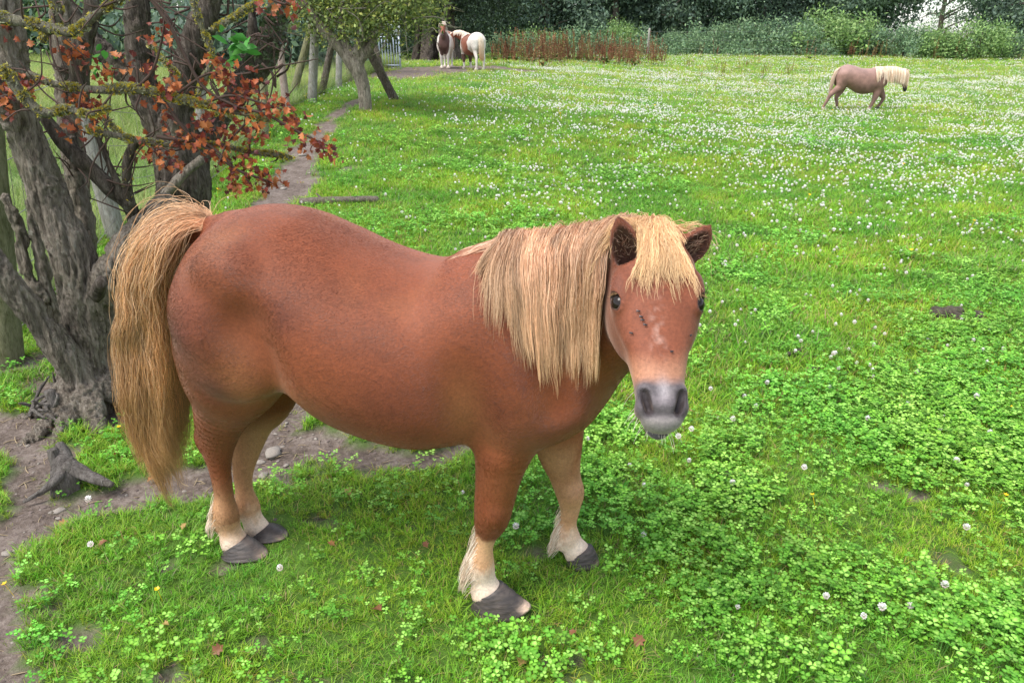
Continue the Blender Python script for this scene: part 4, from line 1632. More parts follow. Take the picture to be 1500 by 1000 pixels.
def build_flowers():
    fm = []
    for k in range(3):
        mb = MB()
        mb.add([[-0.0009, 0, 0], [0.0009, 0, 0], [0.002, 0.001, 0.058], [0.0005, 0.001, 0.058]], [np.array([[0, 1, 2, 3]])], (0.12, 0.25, 0.06))
        head_geo(mb, (0.001, 0.001, 0.062), 0.0098, k)
        fm.append(mb)
    me = [m.build('clover_flower', M_PETAL, cols=True, smooth=False, link=False).data for m in fm]
    lowp = []
    for k in range(3):
        mb = MB()
        head_geo(mb, (0, 0, 0.055), 0.0125, 40 + k, low=True)
        lowp.append(mb.build('f', M_PETAL, cols=True, smooth=False, link=False))
    X, Y = [], []
    for (y0, y1, dens, s) in ((0.95, 4.5, 110, 0), (4.5, 9, 190, 1), (9, 16, 210, 2), (16, 28, 130, 3), (28, 46, 48, 4)):
        x, y, r = sample_field(dens, y0, y1, 300 + s)
        keep = r.random(len(x)) < flower_density(x, y)
        X.append(x[keep]); Y.append(y[keep])
    X, Y = np.concatenate(X), np.concatenate(Y)
    r = np.random.default_rng(5)
    inview = np.abs(X) < 0.70 * Y + 0.12
    d = np.where(inview, np.hypot(X, Y), 1e9)
    order = np.argsort(d)
    first = order[:300]
    rest = order[300:]
    Z = gz(X, Y)
    for q, i in enumerate(first):
        o = bpy.data.objects.new('clover_flower', me[q % 3])
        s = 0.60 + 0.5 * r.random()
        o.location = (X[i], Y[i], Z[i] - 0.003)
        o.scale = (s, s, s)
        o.rotation_euler = (r.normal() * 0.2, r.normal() * 0.2, r.random() * 6.28)
        COL.objects.link(o)
        tag(o, 'round white clover flower standing in the grass near the front pony', 'flower', 'white clover flowers in the near grass')
    x, y = X[rest], Y[rest]
    n = len(x)
    s = (0.8 + 0.5 * r.random(n)) * np.interp(y, [0, 8, 16, 30, 46], [0.8, 0.8, 0.9, 1.2, 1.6]) * (0.7 + 0.45 * r.random(n))
    hs = 1.0
    o = scatter('clover_blossom', lowp, np.stack([x, y, Z[rest]], -1), np.stack([r.normal(size=n) * 0.2, r.normal(size=n) * 0.2, r.random(n) * 6.28], -1), s, r.integers(0, 3, n), np.ones((n, 3)))
    tag(o, 'countless white clover heads speckling the far grass', 'flowers', kind='stuff')
    print('blossoms', n)
    # buttercups
    t = NT('yellow_petal', 0.35, 0.4)
    t.leafy((0.85, 0.55, 0.01), 0.25)
    mb = MB()
    mb.add([[-0.0008, 0, 0], [0.0008, 0, 0], [0.001, 0.001, 0.066], [-0.0005, 0.001, 0.066]], [np.array([[0, 1, 2, 3]])])
    for k in range(5):
        a = k * 1.2566
        dd = np.array([math.cos(a), math.sin(a), 0]); q = np.array([-dd[1], dd[0], 0])
        c0 = np.array([0, 0, 0.066])
        mb.add([c0, c0 + dd * 0.006 + q * 0.005 + [0, 0, 0.003], c0 + dd * 0.011 + [0, 0, 0.006], c0 + dd * 0.006 - q * 0.005 + [0, 0, 0.003]], [np.array([[0, 1, 2, 3]])])
    bm_ = mb.build('buttercup', t.m, smooth=False, link=False).data
    spots = [(180, 640), (238, 880), (20, 868), (984, 645), (1195, 745), (1290, 640), (1465, 744), (1380, 550), (1480, 610), (1000, 560), (1335, 385), (1240, 330), (1180, 300), (1420, 340), (1100, 255), (700, 222), (820, 170), (822, 178), (1280, 160), (1215, 172), (1205, 166), (1243, 172), (1400, 145), (1412, 148), (1385, 150), (1440, 190), (1130, 190), (1480, 240), (1345, 205), (300, 270), (318, 292), (395, 195), (398, 208), (448, 150), (452, 152), (350, 215), (335, 255), (1090, 120), (1140, 135), (1020, 140), (960, 165), (1320, 255), (1460, 150)]
    for k, (px, py) in enumerate(spots):
        p = on(px, py)
        s = 0.75 if p[1] < 4 else 1.0 + p[1] * 0.07
        o = bpy.data.objects.new('buttercup', bm_)
        o.location = p
        o.scale = (s, s, s)
        o.rotation_euler = (r.normal() * 0.2, r.normal() * 0.2, r.random() * 6.28)
        COL.objects.link(o)
        tag(o, 'small yellow buttercup dotted in the grass', 'flower', 'yellow buttercups in the grass')


build_flowers()
# ------------------------------------------------------------------ bark, wood
def mat_bark(name, pal, lichen=0.35, scale=1.0, green=0.2):
    t = NT(name, 0.9, 0.15)
    co = t.coord('Object', (1, 1, 0.28))
    n = t.noise(co, 22 * scale, 8, 0.72, 1.2)
    n2_ = t.noise(co, 70 * scale, 6, 0.7, 0.5)
    st = t.noise(t.coord('Object', (1, 1, 0.09)), 48 * scale, 6, 0.75, 2.0)
    base = t.ramp(t.math('ADD', t.math('MULTIPLY', t.math('ADD', n, st), 0.36), t.math('MULTIPLY', n2_, 0.28)), [(0.40, pal[0]), (0.50, pal[1]), (0.64, pal[2])])
    co2 = t.coord('Object')
    ln = t.noise(co2, 16 * scale, 7, 0.75)
    lf = t.ramp(ln, [(0.60, (0, 0, 0)), (0.66, (1, 1, 1))])
    base = t.mix(t.math('MULTIPLY', lf, lichen), base, (0.42, 0.43, 0.36))
    gn = t.noise(co2, 6 * scale, 5, 0.7)
    gf = t.ramp(gn, [(0.52, (0, 0, 0)), (0.68, (1, 1, 1))])
    base = t.mix(t.math('MULTIPLY', gf, green), base, (0.16, 0.17, 0.06))
    t.color(base)
    w = t.noise(t.coord('Object', (1, 1, 0.10)), 60 * scale, 5, 0.75, 2.0)
    t.bump(t.math('ADD', t.math('ADD', n, t.math('MULTIPLY', n2_, 0.5)), w), 1.0, 0.03 / scale)
    return t.m


M_BARK = mat_bark('gnarled_bark', ((0.07, 0.055, 0.042), (0.28, 0.235, 0.185), (0.50, 0.44, 0.37)), 0.5)
M_BARKD = mat_bark('dark_bark', ((0.030, 0.023, 0.018), (0.12, 0.096, 0.076), (0.28, 0.24, 0.20)), 0.35)
M_BRANCH = mat_bark('branch_bark', ((0.07, 0.06, 0.045), (0.20, 0.18, 0.13), (0.36, 0.34, 0.26)), 0.5, 2.0, 0.5)
M_TWIG = NT('twig_bark', 0.8, 0.2).color((0.07, 0.045, 0.035)).m
M_POST = mat_bark('weathered_post', ((0.16, 0.14, 0.11), (0.34, 0.32, 0.28), (0.52, 0.50, 0.47)), 0.3, 1.2, 0.25)
M_POSTG = mat_bark('green_post', ((0.10, 0.10, 0.05), (0.24, 0.23, 0.13), (0.36, 0.34, 0.22)), 0.2, 1.2, 0.6)
M_POSTR = mat_bark('pinkish_post', ((0.20, 0.14, 0.11), (0.40, 0.30, 0.25), (0.56, 0.46, 0.40)), 0.2, 1.2, 0.1)
M_LEAF = attr_leaf_mat('leaf', 0.5, 0.3, 0.3, tint=False)


def woody(name, stems, lo, hi, h, mat, parent, amp=0.014, fr=26, k=0.04, seed=0.0):
    """several stems grown together into one gnarled trunk. stems: list of (points, radii)"""
    fd = Field(lo, hi, h)
    for pts, rad in stems:
        chain(fd, pts, rad, np.array(rad) * 0.92, (0.2, 1, 0.1), k)
    V, Q = fd.mesh()
    Q = vol_flip(V, Q)
    v, G = fd.sample(V)
    q = V * np.array([fr, fr, fr * 0.14]) + seed
    w = np.stack([vnoise(V * 5 + seed), vnoise(V * 5 + 9 + seed), np.zeros(len(V))], -1) * 1.2
    rid = 1 - np.abs(fbm(q + w, 4, 0.6)) * 3.0
    big = fbm(V * np.array([9, 9, 3]) + seed, 2)
    V = V + G * (amp * (rid - 0.3) + amp * 0.9 * big)[:, None]
    return mesh_obj(name, V, Q, mat, parent)


def pxpath(L, y):
    """[(px,py,width_px[,dy])] -> points, radii"""
    P, R = [], []
    for q in L:
        d = y + (q[3] if len(q) > 3 else 0)
        p = aty(q[0], q[1], d)
        zc = (p[1]) * CP + (CAMH - p[2]) * SP
        P.append(p)
        R.append(q[2] * 0.5 * zc / FPX)
    return np.array(P), np.array(R)


def lobed_leaf(seed=0, size=0.03):
    """small lobed leaf with a fold, stalk at the origin"""
    r = random.Random(seed)
    out = [(0, 0), (0.25, 0.16), (0.38, 0.42), (0.52, 0.24), (0.70, 0.46), (0.78, 0.20), (1.0, 0.06)]
    pts = [(x * size, y * size, abs(y) * size * 0.5 - (x * x) * size * 0.35) for x, y in out]
    pts += [(x * size, -y * size, abs(y) * size * 0.5 - (x * x) * size * 0.35) for x, y in out[1:]]
    n = len(out)
    mid = [(0.38 * size, 0, -0.06 * size), (0.75 * size, 0, -0.2 * size)]
    V = pts + mid
    a, b = len(pts), len(pts) + 1
    F = [[0, 1, a], [1, 2, a], [2, 3, a], [3, b, a], [3, 4, b], [4, 5, b], [5, 6, b]]
    o = n - 1
    F += [[0, a, 1 + o], [1 + o, a, 2 + o], [2 + o, a, 3 + o], [3 + o, a, b], [3 + o, b, 4 + o], [4 + o, b, 5 + o], [5 + o, b, 6 + o]]
    V = np.array(V, float)
    V[:, 2] += np.array([r.uniform(-0.06, 0.06) * size for _ in V])
    return V, np.array(F)


def leaf_data(name, seed, size, col, plain=False):
    V, F = lobed_leaf(seed, size)
    if plain:
        L = size
        V = np.array([[0, 0, 0], [0.3 * L, 0.22 * L, 0.05 * L], [0.65 * L, 0.25 * L, 0.04 * L], [L, 0, -0.12 * L], [0.65 * L, -0.25 * L, 0.04 * L], [0.3 * L, -0.22 * L, 0.05 * L], [0.5 * L, 0, -0.02 * L]])
        F = np.array([[0, 1, 6], [1, 2, 6], [2, 3, 6], [3, 4, 6], [4, 5, 6], [5, 0, 6]])
    c = np.array(col)[None] * np.ones((len(V), 1))
    return mesh_obj(name, V, F, M_LEAF, link=False, cols=c, smooth=False).data


def add_leaf(me, p, rng, parent, name='leaf', s=1.0, down=0.5):
    o = bpy.data.objects.new(name, me)
    o.location = p
    d = Vector((rng.normal(), rng.normal(), -down + 0.6 * rng.normal())).normalized()
    o.rotation_euler = d.to_track_quat('X', 'Z').to_euler()
    o.rotation_euler.rotate_axis('X', rng.uniform(-1.5, 1.5))
    o.scale = (s, s, s)
    COL.objects.link(o)
    o.parent = parent
    return o


def lichen_on(paths, parent, n=1500, seed=0, size=0.006, pal=((0.46, 0.38, 0.04), (0.36, 0.33, 0.08), (0.34, 0.36, 0.22), (0.55, 0.45, 0.06), (0.30, 0.30, 0.20))):
    r = np.random.default_rng(seed)
    V, C = [], []
    pc = []
    for P, R, wgt in paths:
        D = catmull(np.hstack([P, R[:, None]]), 80)
        m = int(n * wgt)
        t = r.random(m) * 79
        cl = vnoise(np.stack([t * 0.22 + 3 * wgt, np.full(m, seed + 1.5), np.full(m, 0.3 + wgt)], -1))
        keep = cl + 0.22 * r.normal(size=m) > 0.12
        t = t[keep]
        p = np.stack([np.interp(t, np.arange(80), D[:, k]) for k in range(4)], -1)
        dr = unit(r.normal(size=(len(t), 3)) + np.array([0, -0.3, 0.5]))
        pc.append(np.hstack([p[:, :3] + dr * p[:, 3:4] * 1.02, dr]))
    A = np.vstack(pc)
    N = len(A)
    u = unit(np.cross(A[:, 3:], r.normal(size=(N, 3))))
    w = np.cross(A[:, 3:], u)
    s = size * (0.5 + r.random(N))[:, None]
    n_ = A[:, 3:]
    lift = n_ * s * 0.9
    V = np.stack([A[:, :3] - u * s * 0.4, A[:, :3] + u * s * 0.4, A[:, :3] + u * s * 0.9 + lift + w * s * 0.5, A[:, :3] - u * s * 0.7 + lift * 1.2 - w * s * 0.5], 1).reshape(-1, 3)
    F = np.arange(4 * N).reshape(-1, 4)
    c = np.array(pal)[r.integers(0, len(pal), N)] * (0.7 + 0.5 * r.random((N, 1)))
    o = mesh_obj('lichen', V, F, M_LEAF, parent, smooth=False, cols=np.repeat(c, 4, 0))
    o['kind'] = 'stuff'
    return o


def thorns(mb, P, R, n, rng, L=0.014):
    D = catmull(P, 60)
    for _ in range(n):
        p = D[rng.integers(2, 58)]
        d = unit(rng.normal(size=3))
        mb.tube(np.array([p, p + d * L]), [0.0014, 0.0003], n=3, seg=4, amp=0, cap=False)


def hawthorns():
    rng = np.random.default_rng(21)
    rust = [leaf_data('rust_leaf', k, 0.029, c) for k, c in enumerate([(0.38, 0.095, 0.030), (0.46, 0.14, 0.04), (0.24, 0.045, 0.028), (0.13, 0.034, 0.030), (0.50, 0.18, 0.06)])]
    # --- tree by the pony's tail
    yA = 2.78
    rootA = empty('hawthorn_tree', tuple(on(135, 600)))
    tag(rootA, 'gnarled multi-stemmed hawthorn at the left edge behind the tail of the chestnut pony', 'tree')
    ba = rootA.location
    inv = -np.array(ba)

    def loc(P):
        return np.asarray(P) + inv
    S = []
    for L in (
        [(135, 640, 104), (135, 570, 76), (132, 500, 64), (124, 430, 64), (106, 370, 58), (80, 310, 50), (56, 250, 48), (34, 190, 44), (18, 110, 42), (8, 20, 38), (0, -80, 34)],
        [(124, 400, 34, 0.10), (122, 330, 26, 0.18), (110, 250, 22, 0.22), (98, 160, 20, 0.24), (90, 60, 20, 0.24), (86, -60, 18, 0.24)],
        [(152, 615, 50, -0.06), (118, 552, 38, -0.12), (70, 488, 38, -0.16), (22, 425, 36, -0.2), (-25, 365, 34, -0.22), (-90, 300, 30, -0.24)],
        [(140, 450, 44), (164, 402, 50), (188, 358, 42, 0.05), (214, 326, 34, 0.15), (245, 300, 28, 0.3)],
        [(172, 625, 46, -0.02), (178, 560, 26, 0.0), (172, 490, 22, 0.02), (160, 425, 26, 0.02)],
        [(108, 620, 36, 0.06), (98, 560, 20, 0.14), (86, 480, 15, 0.22), (66, 400, 14, 0.24), (50, 330, 13, 0.24), (44, 260, 12, 0.24), (46, 180, 9, 0.24)],
        [(60, 440, 14, 0.18), (40, 400, 13, 0.2), (30, 340, 12, 0.22), (8, 290, 10, 0.22)],
        [(36, 205, 30, 0.0), (10, 160, 28, -0.05), (-20, 120, 26, -0.08)],
    ):
        P, R = pxpath(L, yA)
        S.append((loc(P), R))
    for a in np.linspace(0, 6.283, 9)[:-1]:
        a += rng.uniform(-0.3, 0.3)
        d = np.array([math.cos(a), math.sin(a), 0])
        S.append((np.array([d * 0.06 + [0, 0, 0.12], d * 0.15 + [0, 0, 0.05], d * 0.24 + [0, 0, 0.0], d * 0.32 + [0, 0, -0.04]]), np.array([0.040, 0.034, 0.024, 0.014])))
    woody('trunk', S, (-0.78, -0.5, -0.12), (0.55, 0.55, 1.95), 0.0065, M_BARK, rootA, amp=0.017, fr=34, k=0.03, seed=3.0)
    P, R = pxpath([(140, 432, 22, -0.20), (150, 412, 18, -0.26)], yA)
    MB().tube(loc(P), R, n=8, seg=12, amp=0.2).build('branch_stub', M_BARKD, rootA)
    lich = []
    mbt = MB()
    for L, dy, lw_, mt in (
        ([(-20, 22, 15), (30, 32, 15), (75, 42, 14), (110, 46, 13), (140, 22, 11), (178, -2, 9), (220, -30, 7)], -0.25, 1.0, M_BRANCH),
        ([(60, 60, 10), (85, 25, 14), (70, -20, 14)], -0.15, 0.3, M_BRANCH),
        ([(5, 100, 16), (30, 135, 15), (62, 165, 13), (100, 160, 10), (130, 168, 8), (160, 158, 6)], -0.22, 1.0, M_BRANCH),
        ([(40, 108, 9), (75, 122, 9), (110, 128, 9), (150, 132, 12), (190, 130, 13), (235, 138, 12), (275, 148, 11), (320, 158, 9), (360, 168, 6), (395, 178, 4)], -0.12, 1.8, M_BRANCH),
        ([(60, 165, 14, 0.1), (90, 205, 20, 0.1), (125, 240, 22, 0.1), (160, 275, 22, 0.12), (188, 300, 20, 0.15), (200, 330, 18, 0.2)], 0.0, 0.0, M_BARKD),
        ([(190, 300, 16, 0.12), (186, 255, 14, 0.1), (192, 220, 13, 0.1), (206, 206, 10, 0.1), (225, 212, 6, 0.1)], 0.0, 0.1, M_BARKD),
        ([(182, 290, 12, 0.12), (160, 240, 8, 0.1), (140, 195, 6, 0.1), (128, 150, 5, 0.1)], 0.0, 0.0, M_BARKD),
        ([(105, 200, 12, 0.2), (112, 240, 12, 0.2), (104, 280, 8, 0.2)], 0.0, 0.0, M_BARKD),
        ([(130, 190, 9), (175, 200, 9), (215, 208, 8), (270, 214, 7), (320, 212, 6), (360, 222, 6), (400, 226, 8), (428, 232, 4)], -0.05, 1.2, M_BRANCH),
        ([(120, 60, 26, 0.2), (135, 20, 24, 0.2), (130, -40, 22, 0.2)], 0.0, 0.0, M_BARKD),
        ([(115, 150, 24, 0.2), (118, 100, 30, 0.2), (122, 55, 30, 0.2)], 0.0, 0.0, M_BARKD),
    ):
        P, R = pxpath(L, yA + dy)
        P = loc(P)
        MB().tube(P, R, n=44, seg=12, amp=0.22, stretch=0.3).build('branch', mt, rootA)
        if lw_: lich.append((P, R, lw_))
        thorns(mbt, P, R, 16, rng)
        # side twigs
        D = catmull(P, 50)
        for _ in range(9):
            p = D[rng.integers(5, 49)]
            e = p + np.array([rng.normal() * 0.10, rng.normal() * 0.06, rng.normal() * 0.09])
            m_ = (p + e) / 2 + rng.normal(size=3) * 0.02
            mbt.tube(np.array([p, m_, e]), [0.004, 0.003, 0.0015], n=8, seg=5, amp=0.2)
    # long leafy twigs reaching to the right
    TW = ([(215, -10, 6), (250, 40, 6), (272, 85, 5), (300, 130, 5), (345, 155, 4), (390, 168, 4), (430, 190, 4), (462, 205, 3), (482, 214, 2)],
          [(240, 150, 6), (280, 200, 5), (310, 222, 5), (350, 250, 4), (385, 262, 3), (398, 268, 2)],
          [(230, 200, 5), (262, 205, 5), (300, 210, 4), (340, 240, 3)],
          [(300, 150, 5), (340, 140, 4), (380, 150, 3), (412, 160, 2)],
          [(120, 128, 5), (108, 90, 4), (104, 70, 3)], [(-20, 150, 4), (10, 140, 3), (30, 150, 2)], [(200, 130, 5), (225, 100, 4), (240, 40, 3), (236, 0, 2)],
          [(250, 145, 5), (300, 110, 4), (330, 108, 3)], [(360, -30, 4), (400, 0, 4), (425, 8, 2)], [(150, 90, 4), (158, 110, 3)], [(210, 110, 3), (205, 90, 2)], [(90, 165, 4), (112, 185, 3), (108, 195, 2)])
    tips = []
    for L in TW:
        P, R = pxpath(L, yA - 0.12)
        P = loc(P)
        mbt.tube(P, R, n=40, seg=6, amp=0.15)
        thorns(mbt, P, R, 10, rng, 0.018)
        tips.append(P)
    tw = mbt.build('twig', M_TWIG, rootA)
    tw['kind'] = 'stuff'
    lichen_on(lich, rootA, 3600, 4, 0.0055)
    spots = [(105, 75, 13), (40, 122, 9), (12, 140, 9), (156, 100, 7), (115, 145, 12), (132, 158, 8), (250, 122, 12), (236, 50, 7), (205, 92, 7), (330, 105, 13), (318, 98, 5), (362, 124, 8), (240, 156, 6), (300, 180, 8), (352, 150, 11), (330, 150, 9), (372, 180, 14), (402, 148, 9), (428, 172, 9), (440, 200, 5), (462, 205, 9), (484, 218, 9), (224, 220, 9), (250, 230, 9), (272, 200, 10), (292, 205, 8), (330, 232, 12), (362, 245, 12), (350, 268, 13), (391, 258, 11), (330, 190, 8), (108, 184, 8), (14, 148, 8), (425, 6, 9), (382, 0, 4), (412, 18, 5), (310, 160, 7), (345, 200, 6), (375, 205, 5), (415, 160, 6), (2, 40, 4)]
    n = 0
    for px, py, m in spots:
        c = loc(aty(px, py, yA - 0.12 + rng.uniform(-0.05, 0.05)))
        for _ in range(m):
            if n >= 296: break
            p = c + rng.normal(size=3) * np.array([0.021, 0.025, 0.020])
            w = rng.random()
            me = rust[int(rng.integers(0, 5))]
            add_leaf(me, p, rng, rootA, 'leaf', rng.uniform(0.7, 1.15), 0.7)
            n += 1
    # the leaves past the first 300, joined
    mb = MB()
    for px, py, m in spots:
        c = loc(aty(px, py, yA - 0.10))
        for _ in range(int(m * 2.3)):
            V, F_ = lobed_leaf(int(rng.integers(0, 99)), rng.uniform(0.018, 0.030))
            d = unit(np.array([rng.normal(), rng.normal(), -0.9 + 0.5 * rng.normal()]))
            u = unit(np.cross(d, rng.normal(size=3)))
            w = np.cross(d, u)
            V = V[:, :1] * d + V[:, 1:2] * u + V[:, 2:3] * w + c + rng.normal(size=3) * np.array([0.026, 0.03, 0.024])
            col = [(0.27, 0.065, 0.025), (0.34, 0.095, 0.032), (0.19, 0.042, 0.026), (0.10, 0.028, 0.026), (0.40, 0.14, 0.05)][int(rng.integers(0, 5))]
            mb.add(V, F_, col)
    o = mb.build('withered_leaves', M_LEAF, rootA, smooth=False, cols=True)
    o['kind'] = 'stuff'
    # --- second tree, behind the croup
    yB = 3.95
    g = aty(268, 450, yB)
    rootB = empty('hawthorn_tree', (float(g[0]), yB, float(gz(np.array([g[0]]), np.array([yB]))[0])))
    tag(rootB, 'forked hawthorn trunk standing just behind the croup of the chestnut pony', 'tree')
    inv2 = -np.array(rootB.location)
    S = []
    for L in (
        [(262, 470, 96), (264, 400, 82), (264, 330, 76), (268, 270, 78), (262, 225, 66), (262, 190, 46)],
        [(255, 230, 50), (235, 190, 42), (215, 130, 34), (203, 60, 32), (200, -30, 28)],
        [(258, 210, 44), (262, 160, 40), (275, 105, 42), (292, 50, 40), (305, 0, 36), (310, -50, 30)],
        [(235, 195, 26), (190, 118, 24), (155, 80, 24), (120, 40, 20), (95, 0, 18)],
        [(285, 235, 36, 0.05), (318, 185, 24, 0.1), (345, 140, 26, 0.15), (375, 100, 34, 0.2), (395, 62, 34, 0.2), (406, 20, 28, 0.2), (412, -40, 24, 0.2)],
        [(355, 128, 20, 0.15), (362, 90, 16, 0.15), (370, 40, 12, 0.2), (372, -20, 10, 0.2)],
    ):
        P, R = pxpath(L, yB)
        S.append((P + inv2, R))
    woody('trunk', S, (-0.75, -0.4, -0.1), (0.75, 0.55, 1.75), 0.010, M_BARKD, rootB, amp=0.016, fr=22, seed=8.0)
    P, R = pxpath([(232, 300, 16, -0.16), (262, 262, 14, -0.2), (296, 232, 12, -0.17)], yB)
    MB().tube(P + inv2, R, n=16, seg=10, amp=0.3).build('bark_strip', M_BARK, rootB)
    mb = MB()
    lich = []
    for L in ([(280, -20, 9), (288, 20, 9), (300, 50, 8), (312, 85, 9), (300, 115, 9), (290, 140, 6)], [(310, 45, 8), (345, 25, 9), (375, 5, 8)], [(215, 60, 6), (240, 90, 5), (262, 110, 4)], [(300, 170, 6), (330, 165, 5), (350, 180, 4)], [(150, 170, 8, 0.2), (175, 195, 9, 0.2), (205, 215, 8, 0.2)]):
        P, R = pxpath(L, yB - 0.25)
        P = P + inv2
        MB().tube(P, R, n=30, seg=9, amp=0.25).build('branch', M_BRANCH, rootB)
        lich.append((P, R, 1.0))
    for _ in range(46):
        px, py = rng.uniform(190, 410), rng.uniform(-20, 130)
        P, R = pxpath([(px, py, 4), (px + rng.normal() * 18, py + rng.normal() * 18, 3), (px + rng.normal() * 38, py + rng.normal() * 34, 1.5)], yB + rng.uniform(-0.25, 0.3))
        mb.tube(P + inv2, R, n=10, seg=5, amp=0.2)
    mb.build('twig', M_TWIG, rootB)['kind'] = 'stuff'
    lichen_on(lich, rootB, 1500, 6, 0.0068)
    # moss tufts on the dark stem and the green leafed shoot beside it
    P, R = pxpath([(378, 100, 34, 0.1), (394, 64, 34, 0.1), (404, 25, 28, 0.1)], yB)
    lichen_on([(P + inv2, R, 1.0)], rootB, 900, 9, 0.014, ((0.05, 0.075, 0.03), (0.08, 0.11, 0.05), (0.03, 0.045, 0.02)))
    gl = [leaf_data('green_leaf', k, 0.075, c, True) for k, c in enumerate([(0.05, 0.20, 0.03), (0.08, 0.28, 0.05), (0.14, 0.36, 0.09)])]
    for k in range(22):
        c = aty(350 + rng.normal() * 13, 62 + rng.normal() * 13, yB - 0.3)
        add_leaf(gl[k % 3], c + inv2, rng, rootB, 'green_leaf', rng.uniform(0.7, 1.1), 0.1)
    for k in range(16):
        c = aty(rng.choice([140, 160, 150]) + rng.normal() * 14, 88 + rng.normal() * 12, yB - 0.3)
        add_leaf(gl[k % 3], c + inv2, rng, rootB, 'green_leaf', rng.uniform(0.5, 0.9), 0.3)
    return


hawthorns()


# ------------------------------------------------------------------ fence on the left
def fence():
    root = empty('wire_fence', tuple(on(300, 260)))
    tag(root, 'old wire fence on leaning round wooden posts along the left side of the field', 'fence')
    inv = -np.array(root.location)
    posts = [  # base px, top px, radius m, lean dy, mat
        ((12, 527), (-30, 60), 0.062, 0.0, M_POSTG, 'green algae-stained post'),
        ((172, 352), (92, 48), 0.068, 0.0, M_POST, 'pale grey leaning post'),
        ((300, 285), (292, 100), 0.05, 0.0, M_POST, None),
        ((388, 200), (386, 100), 0.050, 0.0, M_POSTG, None),
        ((421, 168), (408, 55), 0.055, 0.0, M_POSTR, 'pinkish brown post'),
        ((427, 146), (458, 34), 0.062, 0.0, M_POSTG, 'brace post leaning to the right'),
        ((457, 151), (462, 33), 0.070, 0.0, M_POST, None),
        ((471, 141), (488, 55), 0.060, 0.0, M_BARKD, 'dark brace post'),
        ((496, 131), (497, 60), 0.062, 0.0, M_POST, None),
        ((512, 122), (508, 66), 0.06, 0.0, M_POSTG, None),
        ((528, 116), (522, 66), 0.06, 0.0, M_POST, None),
    ]
    bases, tops = [], []
    for (b, tp, r_, dy, m, lb) in posts:
        P0 = on(*b)
        P1 = aty(tp[0], tp[1], P0[1] + dy)
        mb = MB()
        d = P1 - P0
        mb.tube(np.array([P0 - d * 0.12, P0 + d * 0.3, P0 + d * 0.7, P1]) + inv, [r_ * 1.05, r_, r_ * 0.97, r_ * 0.92], n=26, seg=18, amp=0.06, stretch=0.15)
        o = mb.build('post', m, root)
        if lb: o['label'] = lb
        bases.append(P0)
        tops.append(P1)
    line = [0, 1, 2, 3, 4, 6, 8, 9, 10]
    tm = NT('rusty_wire', 0.5, 0.5)
    tm.color((0.22, 0.20, 0.19))
    tm.b.inputs['Metallic'].default_value = 0.6
    for hh in (0.12, 0.30, 0.48, 0.66, 0.84):
        mb = MB()
        for a, b in zip(line[:-1], line[1:]):
            A = bases[a] + (tops[a] - bases[a]) * hh
            B = bases[b] + (tops[b] - bases[b]) * hh
            M_ = (A + B) / 2 - [0, 0, 0.03]
            mb.tube(np.array([A, M_, B]) + inv + [0.05, -0.03, 0], [0.0022] * 3, n=8, seg=5, amp=0)
        mb.build('wire', tm.m, root)
    mb = MB()
    for a, b in zip(line[:-1], line[1:]):
        n = int(np.linalg.norm(bases[b] - bases[a]) / 0.16)
        for i in range(1, n):
            t = i / n
            A = bases[a] * (1 - t) + bases[b] * t
            B = tops[a] * (1 - t) + tops[b] * t
            P0, P1 = A + (B - A) * 0.12, A + (B - A) * 0.66
            mb.tube(np.array([P0, (P0 + P1) / 2 + [0.01, 0, 0], P1 - [0, 0, 0.02]]) + inv + [0.05, -0.03, 0], [0.0016] * 3, n=5, seg=4, amp=0, cap=False)
    mb.build('netting', tm.m, root)['kind'] = 'stuff'


fence()


# ------------------------------------------------------------------ leaf crowns
def crown_data(name, clumps, n, size, pal, seed, up=0.4, droop=0.0, thick=0.9):
    """leaf-sized faces spread through irregular clumps. clumps: (x,y,z,rx,ry,rz)"""
    r = np.random.default_rng(seed)
    C = np.array(clumps, float)
    wgt = C[:, 3] * C[:, 4] * C[:, 5]
    i = r.choice(len(C), n, p=wgt / wgt.sum())
    d = unit(r.normal(size=(n, 3)))
    rad = (1 - r.random(n) ** 2.2 * thick)
    nz = 1 + 0.35 * fbm(d * 2.1 + C[i, :3] * 1.3, 3)
    P = C[i, :3] + d * C[i, 3:] * (rad * nz)[:, None]
    P += r.normal(size=(n, 3)) * size * 0.8
    # gather into sprays
    g = r.integers(0, n, max(20, n // 26))
    gp = P[g]
    cell = r.integers(0, len(g), n)
    m = r.random(n) < 0.55
    near = gp[cell] + r.normal(size=(n, 3)) * size * 2.6
    P[m] = near[m]
    nn = unit(d * 0.6 + np.array([0, 0, up]) + 0.75 * r.normal(size=(n, 3)))
    u = unit(np.cross(nn, r.normal(size=(n, 3))) + np.array([0, 0, -droop]))
    w = unit(np.cross(nn, u))
    s = size * (0.55 + 0.8 * r.random(n))[:, None]
    V = np.stack([P - u * s * 0.7, P + w * s * 0.36, P + u * s * 0.8 + nn * s * 0.12, P - w * s * 0.36], 1).reshape(-1, 3)
    c = np.array(pal)[r.integers(0, len(pal), n)] * (1 + 0.35 * fbm(P * 0.9 / max(size, 0.02) * 0.06, 3))[:, None] * (1 + 0.18 * r.normal(size=(n, 1)))
    return mesh_obj(name, V, np.arange(4 * n).reshape(-1, 4), M_LEAF, link=False, smooth=False, cols=np.repeat(np.clip(c, 0.004, 1), 4, 0)).data


def link_data(name, me, parent=None, loc=(0, 0, 0), rz=0, s=1):
    o = bpy.data.objects.new(name, me)
    o.location = loc
    o.rotation_euler = (0, 0, rz)
    o.scale = (s, s, s) if np.isscalar(s) else s
    COL.objects.link(o)
    if parent: o.parent = parent
    return o


